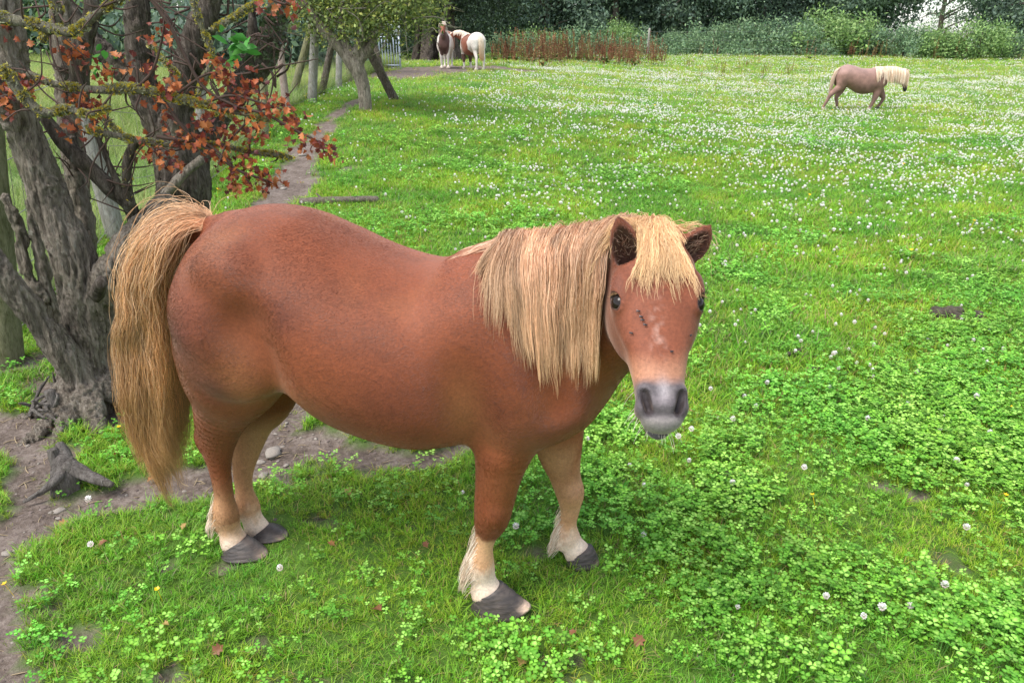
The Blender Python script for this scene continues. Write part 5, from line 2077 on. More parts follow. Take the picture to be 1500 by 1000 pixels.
def mid_trees():
    rng = np.random.default_rng(5)
    # leaning hawthorn at the end of the path
    b = on(535, 163)
    root = empty('hawthorn_tree', tuple(b))
    tag(root, 'leaning hawthorn with a leafy yellow-green crown over the path end beside the fence', 'tree')
    inv = -b
    y = float(b[1])
    S = []
    for L in ([(535, 168, 20), (534, 140, 18), (528, 112, 20), (516, 92, 20), (498, 70, 17), (478, 50, 15), (462, 28, 12), (445, 0, 10)],
              [(526, 108, 17), (522, 85, 16), (528, 62, 13), (530, 30, 11), (540, -10, 8)],
              [(524, 95, 13), (542, 70, 11), (556, 40, 9), (575, 10, 7)],
              [(516, 85, 11), (505, 55, 9), (500, 20, 8), (505, -20, 6)]):
        P, R = pxpath(L, y)
        S.append((P + inv, R))
    woody('trunk', S, (-1.6, -0.4, -0.1), (1.0, 0.5, 2.2), 0.02, M_BARK, root, amp=0.016, fr=14, k=0.05, seed=2)
    cl = []
    for px, py, r_ in ((450, 8, 0.50), (475, 35, 0.36), (500, 25, 0.45), (530, 20, 0.5), (560, 25, 0.48), (595, 18, 0.5), (512, 55, 0.28), (615, 30, 0.20), (628, 8, 0.34), (480, -30, 0.7), (540, -40, 0.8), (600, -35, 0.7), (420, 20, 0.35), (440, -40, 0.6)):
        p = aty(px, py, y + rng.uniform(-0.3, 0.4)) + inv
        cl.append((p[0], p[1], p[2], r_, r_ * 1.2, r_ * 0.8))
    pal = [(0.14, 0.19, 0.055), (0.20, 0.26, 0.07), (0.27, 0.33, 0.09), (0.10, 0.14, 0.05), (0.34, 0.35, 0.08)]
    link_data('crown', crown_data('hawthorn_crown', cl, 17000, 0.040, pal, 3), root)
    mb = MB()
    for c in cl * 8:
        p = np.array(c[:3]) + rng.normal(size=3) * 0.2
        q = p + rng.normal(size=3) * np.array([0.35, 0.3, 0.22])
        mb.tube(np.array([p, (p + q) / 2 + rng.normal(size=3) * 0.05, q]), [0.012, 0.008, 0.003], n=8, seg=5, amp=0.2)
    mb.build('twig', M_BRANCH, root)['kind'] = 'stuff'
    # two dead-looking leaning trunks right of it
    for L, lb, m in (([(578, 148, 13), (566, 122, 14), (552, 96, 13), (543, 78, 11), (534, 55, 8), (530, 30, 6)], 'split dark trunk leaning left, just right of the leaning hawthorn', M_BARKD),
                     ([(566, 122, 9), (558, 100, 9), (552, 78, 10), (546, 60, 9), (540, 35, 7)], 'thin dark leaning trunk in front of the pale metal hurdle', M_BARKD)):
        b2 = on(L[0][0], L[0][1])
        rt = empty('hawthorn_tree', tuple(b2))
        tag(rt, lb, 'tree')
        P, R = pxpath(L, float(b2[1]))
        MB().tube(P - b2, R, n=26, seg=12, amp=0.25).build('trunk', m, rt)
        mb = MB()
        for k in range(5):
            t = 1 + int(rng.integers(2, len(P) - 1))
            p = P[t] - b2
            q = p + np.array([rng.normal() * 0.3, rng.normal() * 0.2, abs(rng.normal()) * 0.4])
            mb.tube(np.array([p, (p + q) / 2 + rng.normal(size=3) * 0.05, q]), [R[t] * 0.5, R[t] * 0.35, 0.006], n=9, seg=6, amp=0.2)
        mb.build('branch', m, rt)
        if 'split' in lb:
            tp = P[-2] - b2
            link_data('crown', crown_data('small_crown', [(tp[0] - 0.1, 0, tp[2] + 0.45, 0.6, 0.7, 0.3), (tp[0] + 0.6, 0.2, tp[2] + 0.55, 0.5, 0.6, 0.25)], 4500, 0.045, pal, 9), rt)
    # big dark tree above the two pied ponies
    b = on(628, 92)
    b[1] += 3.0
    b[2] = float(terr(b[0], b[1]))
    rt = empty('yew_tree', tuple(b))
    tag(rt, 'big dark evergreen with many fluted stems shading the two pied ponies', 'tree')
    S = []
    for k in range(11):
        a = k / 11 * 6.283 + rng.uniform(-0.2, 0.2)
        x, yy = math.cos(a) * 0.75, math.sin(a) * 0.5
        S.append((np.array([[x * 1.2, yy * 1.2, -0.1], [x, yy, 0.7], [x * 0.9 + rng.normal() * 0.12, yy, 1.6], [x * 1.3 + rng.normal() * 0.3, yy * 1.5, 2.9]]), [0.17, 0.13, 0.12, 0.10]))
    woody('trunk', S, (-1.8, -1.4, -0.1), (1.8, 1.4, 3.0), 0.035, M_BARKD, rt, amp=0.05, fr=7, k=0.10, seed=4)
    cl = [(rng.normal() * 1.9 + 0.6, rng.normal() * 1.2, rng.uniform(2.1, 4.6), rng.uniform(0.8, 1.3), rng.uniform(0.8, 1.3), rng.uniform(0.5, 0.9)) for _ in range(34)]
    cl += [(x, -0.6 + 0.4 * rng.normal(), z, 0.5, 0.5, 0.38) for x, z in ((-1.4, 1.9), (-0.9, 1.75), (1.5, 1.7), (2.1, 1.55), (2.6, 1.35), (3.1, 1.3), (2.9, 1.8), (0.4, 1.95), (1.0, 1.8), (3.6, 1.6))]
    cl += [(rng.uniform(-2.6, 2.6), 2.4 + rng.uniform(0, 1.0), rng.uniform(0.5, 2.4), 0.9, 0.7, 0.8) for _ in range(16)]
    link_data('crown', crown_data('yew_crown', cl, 30000, 0.085, [(0.022, 0.042, 0.020), (0.035, 0.060, 0.026), (0.018, 0.032, 0.018), (0.05, 0.085, 0.030)], 12, droop=0.4), rt)


mid_trees()


def hurdle():
    b = on(566, 103)
    b[1] += 0.5
    root = empty('metal_hurdle', tuple(b))
    tag(root, 'small pale metal hurdle with upright bars and a white sheet above, under the trees', 'hurdle')
    tm = NT('galvanised_metal', 0.4, 0.5)
    tm.color((0.42, 0.47, 0.54))
    tm.b.inputs['Metallic'].default_value = 0.5
    x0, x1 = -0.25, 0.33
    for k in range(8):
        x = x0 + (x1 - x0) * k / 7
        MB().tube(np.array([[x, 0, 0], [x, 0, 0.45], [x, 0, 0.86]]), [0.015 if k < 7 else 0.03] * 3, n=4, seg=8, amp=0).build('bar', tm.m, root)
    for z in (0.10, 0.86):
        MB().tube(np.array([[x0 - 0.03, 0, z], [0, 0, z], [x1 + 0.03, 0, z]]), [0.018] * 3, n=4, seg=8, amp=0).build('rail', tm.m, root)
    ts = NT('white_sheet', 0.6, 0.3)
    nz = ts.noise(ts.coord('Object'), 5, 5, 0.6)
    ts.color(ts.ramp(nz, [(0.3, (0.45, 0.45, 0.42)), (0.6, (0.74, 0.75, 0.74))]))
    MB().box((0.04, 0.035, 1.09), (0.66, 0.03, 0.38)).build('sheet', ts.m, root, smooth=False)


hurdle()


# ------------------------------------------------------------------ far hedge, shrubs, trees, docks
def far_side():
    rng = np.random.default_rng(33)
    blue = [(0.15, 0.25, 0.13), (0.20, 0.32, 0.15), (0.12, 0.20, 0.12), (0.26, 0.37, 0.18)]
    dark = [(0.12, 0.18, 0.13), (0.16, 0.235, 0.15), (0.09, 0.14, 0.105), (0.20, 0.29, 0.17)]  # these and the blue tones are raised to paint in distance haze
    lite = [(0.18, 0.31, 0.09), (0.24, 0.38, 0.11), (0.14, 0.24, 0.085), (0.30, 0.43, 0.15)]

    def shrub_cl(w, h, n, s):
        r = np.random.default_rng(s)
        return [(r.normal() * w * 0.42, r.normal() * w * 0.25, r.uniform(0.12, 0.9) * h * (1 - 0.3 * r.random()), r.uniform(0.22, 0.42) * w * 0.6, r.uniform(0.22, 0.4) * w * 0.6, r.uniform(0.15, 0.32) * h) for _ in range(n)]
    sh = [crown_data('shrub_leaves', shrub_cl(2.2, 1.5, 12, k), 3600, 0.085, p, 60 + k) for k, p in enumerate((blue, lite, blue, dark, lite))]
    stem = MB()
    for k in range(9):
        a = rng.uniform(0, 6.28)
        stem.tube(np.array([[0, 0, -0.05], [math.cos(a) * 0.3, math.sin(a) * 0.2, 0.6], [math.cos(a) * 0.6, math.sin(a) * 0.4, 1.2]]), [0.03, 0.02, 0.008], n=8, seg=6)
    stem = stem.build('shrub_stems', M_BARKD, link=False).data
    # (px base, py base, scale, type, label)
    rows = [(735, 84, 0.8, 2, 'low bluish bush beside the rusty docks behind the pied ponies'), (790, 80, 1.0, 1, 'pale green bush left of centre behind the docks'), (845, 80, 1.05, 0, 'grey-green bush directly behind the rusty docks'),
            (905, 80, 0.9, 4, 'light green bush just left of the lone far fence post'), (985, 82, 0.75, 2, 'low dusky bush right of the lone far fence post'), (1020, 80, 0.9, 0, 'grey-green bush above the ears of the front pony'),
            (1062, 82, 0.95, 2, 'dusky bush right of the ears of the front pony'), (1100, 82, 1.15, 0, 'rounded grey-green bush with a tuft of dry grass at its foot'), (1140, 83, 1.35, 0, 'tall grey-green bush left of the walking pony'),
            (1180, 84, 1.1, 2, 'dusky bush behind the tail of the walking pony'), (1215, 84, 1.25, 4, 'bright bush behind the rump of the walking pony'), (1255, 84, 1.6, 1, 'tallest pale green bush, behind the back of the walking pony'),
            (1300, 86, 1.1, 0, 'grey-green bush behind the head of the walking pony'), (1345, 88, 1.0, 2, 'low bush just right of the walking pony'), (1385, 89, 0.9, 4, 'low leafy bush under the sky gap'),
            (1420, 90, 1.25, 1, 'green bush under the right end of the sky gap'), (1458, 90, 1.2, 4, 'bushy green shrub near the right edge'), (1505, 90, 1.15, 0, 'grey-green bush cut by the right edge')]
    for px, py, s, k, lb in rows:
        p = at(px, py)
        p[1] += 1.5
        p[2] = float(terr(p[0], p[1]))
        o = empty('shrub', tuple(p), rng.uniform(0, 6))
        tag(o, lb, 'shrub', 'shrubs along the far hedge')
        sc = s * p[1] / 42
        o.scale = (sc, sc, sc * rng.uniform(0.9, 1.1))
        link_data('foliage', sh[k], o)
        link_data('stem', stem, o)
    # trees
    def tree_cl(k, w, z0, z1, n):
        r = np.random.default_rng(k)
        return [(r.normal() * w, r.normal() * w * 0.8, r.uniform(z0, z1), r.uniform(0.8, 1.5), r.uniform(0.8, 1.5), r.uniform(0.5, 1.0)) for _ in range(n)]
    td = [crown_data('tree_leaves', tree_cl(k, 1.9, z0, 8.0, n), m, 0.15, p, 80 + k, droop=dr) for k, (p, z0, n, m, dr) in enumerate(((dark, 1.2, 42, 20000, 0.5), (dark, 1.5, 40, 18000, 0.8), (blue, 2.6, 22, 4200, 0.2), (dark, 0.9, 46, 22000, 0.4)))]
    tk = []
    for k in range(3):
        mb = MB()
        mb.tube(np.array([[0, 0, -0.2], [0.05, 0, 1.5], [-0.1, 0.1, 3.5], [0.1, 0, 7]]), [0.30, 0.22, 0.17, 0.06], n=20, seg=12, amp=0.15)
        for j in range(9):
            a, z = rng.uniform(0, 6.28), rng.uniform(1.0, 5)
            mb.tube(np.array([[0, 0, z], [math.cos(a) * 0.8, math.sin(a) * 0.8, z + 0.5], [math.cos(a) * 2.0, math.sin(a) * 2.0, z + 0.4 + rng.normal() * 0.5]]), [0.10, 0.06, 0.02], n=10, seg=7, amp=0.2)
        tk.append(mb.build('t', M_BARKD, link=False).data)
    trees = [(690, 0, 50, 'dark tree rising behind the pied ponies'), (740, 3, 54, 'dense dark tree above the left end of the docks'), (800, 1, 52, 'dark drooping tree above the middle of the docks'), (850, 0, 56, 'dark tree behind the right end of the docks'),
             (900, 3, 52, 'dark tree just left of the lone far fence post'), (960, 0, 54, 'dark tree directly behind the lone far fence post'), (1010, 1, 51, 'drooping dark tree above the ears of the front pony'), (1060, 3, 55, 'dense dark tree right of the ears of the front pony'),
             (1110, 0, 52, 'dark tree above the rounded grey-green bush'), (1160, 1, 54, 'drooping dark tree left of the walking pony'), (1205, 0, 56, 'dark tree above the rump of the walking pony'), (1250, 1, 54, 'dark drooping tree above the tallest pale bush'),
             (1285, 1, 54, 'thin-leaved tree at the left side of the sky gap'), (1372, 2, 66, 'airy tree standing in the middle of the sky gap'), (1432, 2, 58, 'airy tree with open branches at the right of the sky gap'), (1480, 2, 54, 'open-crowned tree near the right edge'), (1500, 0, 50, 'dark tree cut by the right edge'), (1560, 3, 52, None), (640, 3, 52, 'dark tree seen through the gap left of the front pied pony'),
             (560, 0, 50, 'dark tree behind the white-sheeted hurdle'), (500, 3, 40, 'dark tree behind the leaning fence posts')]
    for px, k, y, lb in trees:
        x = (px - 750) / FPX * (y * CP + 0.3)
        z = float(terr(x, y))
        if lb is None: lb = 'dark tree beyond the right edge of the view'
        o = empty('tree', (x, y, z), rng.uniform(0, 6.28))
        tag(o, lb, 'tree', 'trees along the far side of the field')
        s = rng.uniform(0.9, 1.15)
        o.scale = (s, s, s)
        link_data('crown', td[k], o)
        link_data('trunk', tk[rng.integers(0, 3)], o)
    # undergrowth that closes the hedge foot, one mass nobody could count
    cl = []
    for px in range(560, 1560, 9):
        y = 43.5 + rng.uniform(-2.4, 2.0)
        x = (px - 750) / FPX * (y * CP + 0.3)
        cl.append((x, y, float(terr(x, y)) + rng.uniform(0.1, 0.6), rng.uniform(0.5, 0.9), 0.6, rng.uniform(0.3, 0.55)))
    o = link_data('undergrowth', crown_data('undergrowth', cl, 42000, 0.085, blue + [(0.07, 0.12, 0.05)], 99, up=0.7))
    tag(o, 'tangled grey-green nettles and brambles at the foot of the far hedge', 'undergrowth', kind='stuff')
    cl = []
    for px in range(560, 1275, 12):
        y = 58 + rng.uniform(-1, 2.0)
        x = (px - 750) / FPX * (y * CP + 0.3)
        for z in (0.8, 2.2, 3.4):
            cl.append((x + rng.normal() * 0.4, y, z + rng.normal() * 0.3, 1.3, 0.8, 1.0))
    o = link_data('far_wood', crown_data('far_wood', cl, 36000, 0.20, dark, 98))
    tag(o, 'deep dark wood behind the row of far trees', 'wood', kind='stuff')
    # left background: bushes beyond the meadow on the other side of the fence
    lefts = [(372, 150, 19, 1.7, 3, 'dark green bush behind the pinkish fence post'), (360, 100, 20, 2.0, 3, 'dark bush behind the dark mossy stem of the forked hawthorn'), (300, 60, 24, 2.3, 3, 'dark green bush seen through the fork of the second hawthorn'), (230, 40, 26, 2.4, 4, 'bright green bush beyond the meadow, left of the forked hawthorn'),
             (150, 30, 27, 2.3, 3, 'dark bush beyond the meadow above the pale leaning post'), (80, 20, 27, 2.4, 4, 'green bush beyond the meadow at the far left'), (10, 20, 26, 2.4, 0, 'grey-green bush cut by the left edge beyond the meadow'), (418, 60, 21, 1.8, 3, 'dark bush behind the crossed fence posts'), (462, 60, 30, 2.0, 3, 'dark bush between the fence and the hurdle'), (520, 60, 34, 2.2, 3, 'dark bush left of the white sheet of the hurdle')]
    for px, py, y, s, k, lb in lefts:
        x = (px - 750) / FPX * (y * CP + 0.3)
        o = empty('shrub', (x, y, float(terr(x, y))), rng.uniform(0, 6))
        tag(o, lb, 'shrub', 'bushes beyond the meadow on the left')
        o.scale = (s * 0.85, s * 0.85, s)
        link_data('foliage', sh[k], o)
        link_data('stem', stem, o)
    # docks gone rusty
    dd = []
    tdk = attr_leaf_mat('dock_seed', 0.8, 0.1, 0.2, tint=False)
    DC = [[(0.26, 0.10, 0.06), (0.20, 0.075, 0.045), (0.34, 0.15, 0.09), (0.24, 0.12, 0.06)], [(0.18, 0.07, 0.045), (0.15, 0.06, 0.04), (0.24, 0.11, 0.07), (0.20, 0.09, 0.05)], [(0.30, 0.20, 0.09), (0.22, 0.24, 0.07), (0.32, 0.17, 0.09), (0.18, 0.20, 0.06)], [(0.34, 0.17, 0.10), (0.28, 0.12, 0.07), (0.38, 0.22, 0.12), (0.24, 0.20, 0.08)]]
    for v in range(4):
        mb = MB()
        for s_ in range(3):
            x, y = rng.normal() * 0.12, rng.normal() * 0.10
            h = rng.uniform(0.5, 0.85)
            lx, ly = rng.normal() * 0.12, rng.normal() * 0.09
            P = np.array([[x, y, 0], [x + lx * 0.5, y + ly * 0.5, h * 0.5], [x + lx, y + ly, h]])
            mb.tube(P, [0.008, 0.006, 0.003], n=4, seg=4, amp=0, cap=False, col=(0.20, 0.10, 0.05))
            for _ in range(30):
                t = rng.uniform(0.3, 1.0)
                p = np.array([x + lx * t, y + ly * t, h * t]) + rng.normal(size=3) * np.array([0.022, 0.022, 0.02]) * (1.25 - t)
                d = unit(rng.normal(size=3)) * 0.022
                e = unit(rng.normal(size=3)) * 0.018
                c = DC[v][int(rng.integers(0, 4))]
                mb.add(np.array([p - d, p + e, p + d, p - e]), np.array([[0, 1, 2, 3]]), c)
        for _ in range(7):
            a = rng.uniform(0, 6.28)
            d = np.array([math.cos(a), math.sin(a), 0])
            q = np.array([-d[1], d[0], 0])
            mb.add(np.array([q * 0.01, d * 0.12 + q * 0.04 + [0, 0, 0.14], d * 0.26 + [0, 0, 0.12], d * 0.12 - q * 0.04 + [0, 0, 0.14]]), np.array([[0, 1, 2, 3]]), (0.10, 0.18, 0.05) if rng.random() < 0.7 else (0.30, 0.16, 0.07))
        dd.append(mb.build('dock_plant', tdk, cols=True, smooth=False, link=False).data)
    n = 0
    while n < 320:
        u = rng.random()
        if u < 0.80:
            t = rng.random()
            px = 722 + 250 * t
            py = np.interp(t, [0, 0.4, 1], [93, 95, 95]) - rng.random() ** 0.8 * np.interp(t, [0, 0.5, 1], [15, 13, 6]) + 3 * rng.normal()
            if float(n2(np.array([px / 40.0]), np.array([py / 12.0]), 1.0, 2, 3)[0]) < -0.7: continue
        elif u < 0.9:
            px, py = 1020 + rng.random() * 480, 84 + rng.random() * 5
        else:
            px, py = 1005 + rng.random() * 200, 96 + rng.random() * 22
        p = at(px, py)
        s = rng.choice([0.55, 0.8, 1.0, 1.35]) * rng.uniform(0.85, 1.15) * np.interp(p[1], [16, 30], [0.6, 1.0]) * (0.5 if u > 0.9 else 1.0)
        o = link_data('dock_plant', dd[n % 4], None, tuple(p), rng.uniform(0, 6), s)
        if u < 0.8: lb, g = 'rusty brown dock plant gone to seed in the big stand right of the pied ponies', 'rusty dock plants in the stand beside the pied ponies'
        elif u < 0.9: lb, g = 'rusty brown dock plant at the foot of the far hedge', 'rusty dock plants at the foot of the far hedge'
        else: lb, g = 'small brown dock stalk sticking out of the clover field', 'small dock stalks in the open field'
        tag(o, lb, 'dock plant', g)
        n += 1
    # far wire fence
    root = empty('wire_fence', tuple(at(948, 78)))
    tag(root, 'thin wire fence with sparse pale posts along the far hedge', 'fence')
    inv = -np.array(root.location)
    pp = []
    for px in (948, 1466):
        p = at(px, 79)
        p[1] = 40.5
        p[0] = (px - 750) / FPX * (40.5 * CP + 0.4)
        p[2] = float(terr(p[0], p[1]))
        pp.append(p)
        MB().tube(np.array([p - [0, 0, 0.2], p + [0, 0, 0.6], p + [0.02, 0, 1.35]]) + inv, [0.06, 0.058, 0.055], n=6, seg=10, amp=0.06).build('post', M_POST, root)
    for h in (0.4, 0.8, 1.2):
        mb = MB()
        mb.tube(np.array([p + [0, -0.09, h] for p in pp]) + inv, [0.003] * len(pp), n=30, seg=5, amp=0)
        mb.build('wire', NT('far_wire', 0.5).color((0.2, 0.2, 0.2)).m, root)


far_side()


def meadow():
    """tall rough grass on the other side of the left fence"""
    gp = []
    pal = [(0.22, 0.34, 0.06), (0.30, 0.40, 0.09), (0.36, 0.42, 0.14), (0.16, 0.28, 0.05), (0.42, 0.44, 0.20)]
    for k in range(4):
        gp.append(grass_proto(90 + k, 12, 0.22, 0.48, 0.008, 0.10, 3, pal).build('m', M_GRASS, cols=True, smooth=False, link=False))
    A = [on(*q)[:2] for q in ((12, 527), (172, 352), (300, 285), (388, 200), (421, 168), (457, 151), (496, 131), (528, 116))]
    r = np.random.default_rng(17)
    n = 30000
    y = 3.0 + 23 * r.random(n) ** 1.3
    fx = np.interp(y, [a[1] for a in A], [a[0] for a in A])
    x = fx - 0.12 - r.random(n) ** 1.2 * (0.78 * y + fx + 0.4).clip(0.1)
    z = gz(x, y)
    lush = n2(x, y, 0.8, 3, 60)
    s = (0.45 + 0.4 * r.random(n)) * (1 + 0.4 * lush) * np.interp(y, [3, 6, 10, 26], [0.45, 0.6, 1.1, 1.6])
    tint = np.clip(np.stack([1 + 0.35 * lush, 1 + 0.1 * lush, np.ones(n)], -1) * (1 + 0.15 * r.normal(size=(n, 1))), 0.3, 2)
    o = scatter('meadow_grass', gp, np.stack([x, y, z], -1), np.stack([r.normal(size=n) * 0.1, r.normal(size=n) * 0.1, r.random(n) * 6.28], -1), s, r.integers(0, 4, n), tint)
    tag(o, 'tall yellow-green meadow grass beyond the left fence', 'grass', kind='stuff')


meadow()
# ------------------------------------------------------------------ the three ponies further off
def horse_field(legs, neck, head, h=0.014, T=None, ears=True, ks=1.0):
    """legs: list of (lat, [(s,z)...]); neck: 4 points; head: (poll, muzzle) in pony units of withers height 1"""
    pts = np.array([p for _, L in legs for p in L])
    allp = np.array([[p[0], p[1]] for p in pts] + [[head[0][0], head[0][2]], [head[1][0], head[1][2]]])
    lo = (min(allp[:, 0].min(), -0.1) - 0.14, min(-0.42, head[1][1] - 0.15), -0.03)
    hi = (max(allp[:, 0].max(), 1.2) + 0.14, max(0.42, head[1][1] + 0.15), max(1.25, head[0][2] + 0.25))
    fd = Field(lo, hi, h)
    fd.add(torso_fn(T), (-0.2, -0.3, 0.3), (1.25, 0.3, 1.1), 0.01)
    L1 = T[-1, 0]
    for sg in (-1, 1):
        f, a, b = seg_fn((0.10, sg * 0.10, 0.82), (0.10, sg * 0.10, 0.62), 0.10, 0.08, 0.13, 0.11, (0, 1, 0)); fd.add(f, a, b, 0.06)
        f, a, b = seg_fn((L1 - 0.22, sg * 0.10, 0.82), (L1 - 0.13, sg * 0.10, 0.62), 0.08, 0.085, 0.10, 0.10, (0, 1, 0)); fd.add(f, a, b, 0.09)
    for lat, L in legs:
        n = len(L)
        P = [np.array([s_, lat, z_]) for s_, z_ in L]
        A = np.interp(np.linspace(0, 1, n), [0, 0.3, 0.55, 0.8, 1], [0.085, 0.055, 0.036, 0.028, 0.036])
        B = np.interp(np.linspace(0, 1, n), [0, 0.3, 0.55, 0.8, 1], [0.115, 0.075, 0.045, 0.032, 0.042])
        chain(fd, P, A, B, k=0.03)
    chain(fd, [np.array(p) for p in neck], [0.13, 0.10, 0.075, 0.06], [0.19, 0.165, 0.125, 0.085], (0, 1, 0), 0.06)
    a0, a1 = np.array(head[0], float), np.array(head[1], float)
    ax = unit(a1 - a0)
    up = np.array(head[2], float)
    wn_ = unit(up - (up @ ax) * ax)
    lv = np.cross(wn_, ax)
    HLn = np.linalg.norm(a1 - a0)
    k = HLn / 0.42
    S = np.array([(-0.01, 0.060, 0.030, 0.070), (0.08, 0.082, 0.055, 0.110), (0.15, 0.080, 0.055, 0.118), (0.23, 0.060, 0.046, 0.092), (0.32, 0.046, 0.038, 0.055), (0.39, 0.046, 0.034, 0.046), (0.42, 0.036, 0.022, 0.034)]) * k
    c = (a0 + a1) / 2
    fd.add(loft_fn(a0, ax, lv, wn_, S, 2.3), c - 0.34, c + 0.34, 0.03, m=0)
    for sg in (-1, 1):
        e0 = a0 + lv * sg * 0.05 * k + ax * 0.01 + wn_ * 0.0
        e1 = e0 + (-ax * 0.075 + wn_ * 0.03 + lv * sg * 0.03) * k
        f, a, b = seg_fn(e0, e1, 0.026, 0.006, 0.016, 0.006, lv); fd.add(f, a, b, 0.01)
    return fd, a0, ax, lv, wn_, k


def far_pony(label, loc, rz, scale, legs, neck, head, colfn, manecol, tailcol, hoofc=((0.06, 0.05, 0.05),) * 4, T=None, tail_bias=(0, 0), hooftop=0.05, mane_len=0.28, mside=-1, seed=0):
    root = empty('pony', tuple(loc), rz)
    root.scale = (scale,) * 3
    tag(root, label, 'pony')
    fd, a0, ax, lv, wn_, k = horse_field(legs, neck, head, T=T)
    V, Q = fd.mesh()
    Q = vol_flip(V, Q)
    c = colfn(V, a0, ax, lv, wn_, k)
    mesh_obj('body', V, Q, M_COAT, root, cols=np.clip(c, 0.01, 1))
    r = np.random.default_rng(seed)
    for (lat, L), hc in zip(legs, hoofc):
        s_, z_ = L[-1]
        ps, pz = L[-2]
        mb = MB()
        zt = z_
        mb.tube(np.array([[s_, lat, zt + 0.012], [s_ + 0.012, lat, zt - 0.02], [s_ + 0.022, lat, zt - 0.045]]), [0.045, 0.052, 0.058], n=6, seg=14, amp=0.02)
        tm = NT('far_hoof', 0.6).color(hc).m
        mb.build('hoof', tm, root)
    # mane
    cr = catmull(np.array([(T[-1, 0] - 0.28, 0, T[-4, 1] + 0.02)] + [tuple(np.array(p) + np.array([0, 0, q])) for p, q in zip(neck[1:], (0.17, 0.125, 0.085))] + [tuple(a0 + wn_ * 0.05)]), 40)
    N = 1500
    ti = r.random(N)
    base = np.stack([np.interp(ti * 39, np.arange(40), cr[:, i]) for i in range(3)], -1) + r.normal(size=(N, 3)) * 0.012
    vv, G = fd.sample(base)
    base = base - G * (vv + 0.003)[:, None]
    sd_ = np.where(r.random(N) < 0.75, mside, -mside)
    P = grow(fd, base, np.stack([0.08 * r.normal(size=N), sd_ * 0.8, 0.4 + 0 * ti], -1), mane_len * (0.5 + 0.6 * r.random(N)), 12, stiff=0.7, off=0.010 + 0.01 * r.random(N), wave=0.06, seed=seed)
    P = clump(P, 60, 0.7, 1)
    cc = np.array(manecol)[r.integers(0, len(manecol), N)] * (1 + 0.12 * r.normal(size=(N, 1)))
    curves_obj('mane', P, np.full(N, 0.004), M_MANE, root, cols=np.clip(cc, 0.02, 1))
    N = 150
    base = a0 + lv * (r.normal(size=(N, 1)) * 0.025) + wn_ * 0.03
    P = grow(fd, base, wn_ * 0.6 + ax * 0.5 + 0.2 * r.normal(size=(N, 3)), 0.08 + 0.05 * r.random(N), 9, stiff=0.75, off=0.008, seed=3)
    cc = np.array(manecol)[r.integers(0, len(manecol), N)]
    curves_obj('forelock', P, np.full(N, 0.004), M_MANE, root, cols=cc)
    N = 900
    base = np.stack([0.01 + 0.02 * r.normal(size=N), 0.016 * r.normal(size=N), 0.965 - 0.03 * r.random(N)], -1)
    vv, G = fd.sample(base)
    base = base - G * (vv + 0.002)[:, None]
    P = grow(fd, base, np.stack([-0.55 + 0.1 * r.normal(size=N), 0.14 * r.normal(size=N) + tail_bias[1], 0.10 + 0 * r.random(N)], -1), 0.52 + 0.2 * r.random(N), 16, stiff=0.62, off=0.01, wave=0.08, seed=5, bias=np.array([tail_bias[0], 0, 0]))
    P = clump(P, 24, 0.7, 4)
    t = np.linspace(0, 1, 16)[None, :, None]
    c0 = np.array(tailcol[0]) * (1 + 0.15 * r.normal(size=(N, 1)))
    c1 = np.array(tailcol[1]) * (1 + 0.15 * r.normal(size=(N, 1)))
    curves_obj('tail', P, np.full(N, 0.004), M_MANE, root, cols=np.clip(c0[:, None] * (1 - t) + c1[:, None] * t, 0.02, 1))
    te = NT('dark_eye', 0.1, 0.4).color((0.01, 0.008, 0.006)).m
    for sg in (-1, 1):
        q = a0 + (ax * 0.145 + lv * sg * 0.073 + wn_ * 0.026) * k
        mb = MB()
        mb.tube(np.array([q - ax * 0.016, q - ax * 0.008, q + ax * 0.008, q + ax * 0.016]), [0.006, 0.015, 0.015, 0.006], n=8, seg=10, amp=0)
        mb.build('eye', te, root)
    return root


T_SIDE = np.array([(-0.01, 0.87, 0.66, 0.10), (0.03, 0.96, 0.60, 0.165), (0.10, 1.01, 0.57, 0.21), (0.22, 1.04, 0.56, 0.235), (0.34, 1.02, 0.50, 0.25), (0.50, 0.97, 0.41, 0.265), (0.66, 0.955, 0.38, 0.265), (0.80, 0.965, 0.40, 0.24), (0.92, 0.985, 0.44, 0.21), (1.03, 0.94, 0.48, 0.18), (1.12, 0.85, 0.55, 0.13)])


def roan(V, a0, ax, lv, wn_, k):
    n = fbm(V * 9, 3)[:, None]
    c = np.array([0.225, 0.130, 0.105]) * (1 + 0.45 * n + 0.35 * fbm(V * 3.5 + 4, 3)[:, None])
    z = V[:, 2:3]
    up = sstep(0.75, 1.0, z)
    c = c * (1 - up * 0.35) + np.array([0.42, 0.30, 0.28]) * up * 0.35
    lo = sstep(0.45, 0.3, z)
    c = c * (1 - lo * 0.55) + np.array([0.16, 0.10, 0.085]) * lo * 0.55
    q = V - a0
    u = (q @ ax)[:, None] / k
    hd_ = (np.abs(q @ lv) < 0.12)[:, None] * (u > 0.03) * ((q @ wn_)[:, None] > -0.14) * (u < 0.5)
    c = np.where(hd_, np.array([0.24, 0.13, 0.10]) * (1 + 0.1 * n), c)
    mz = hd_ * sstep(0.30, 0.37, u)
    c = c * (1 - mz) + np.array([0.035, 0.030, 0.032]) * mz
    ft = sstep(0.10, 0.06, z) * (V[:, :1] > 0.5)
    return c * (1 - ft * 0.7) + np.array([0.6, 0.5, 0.42]) * ft * 0.7


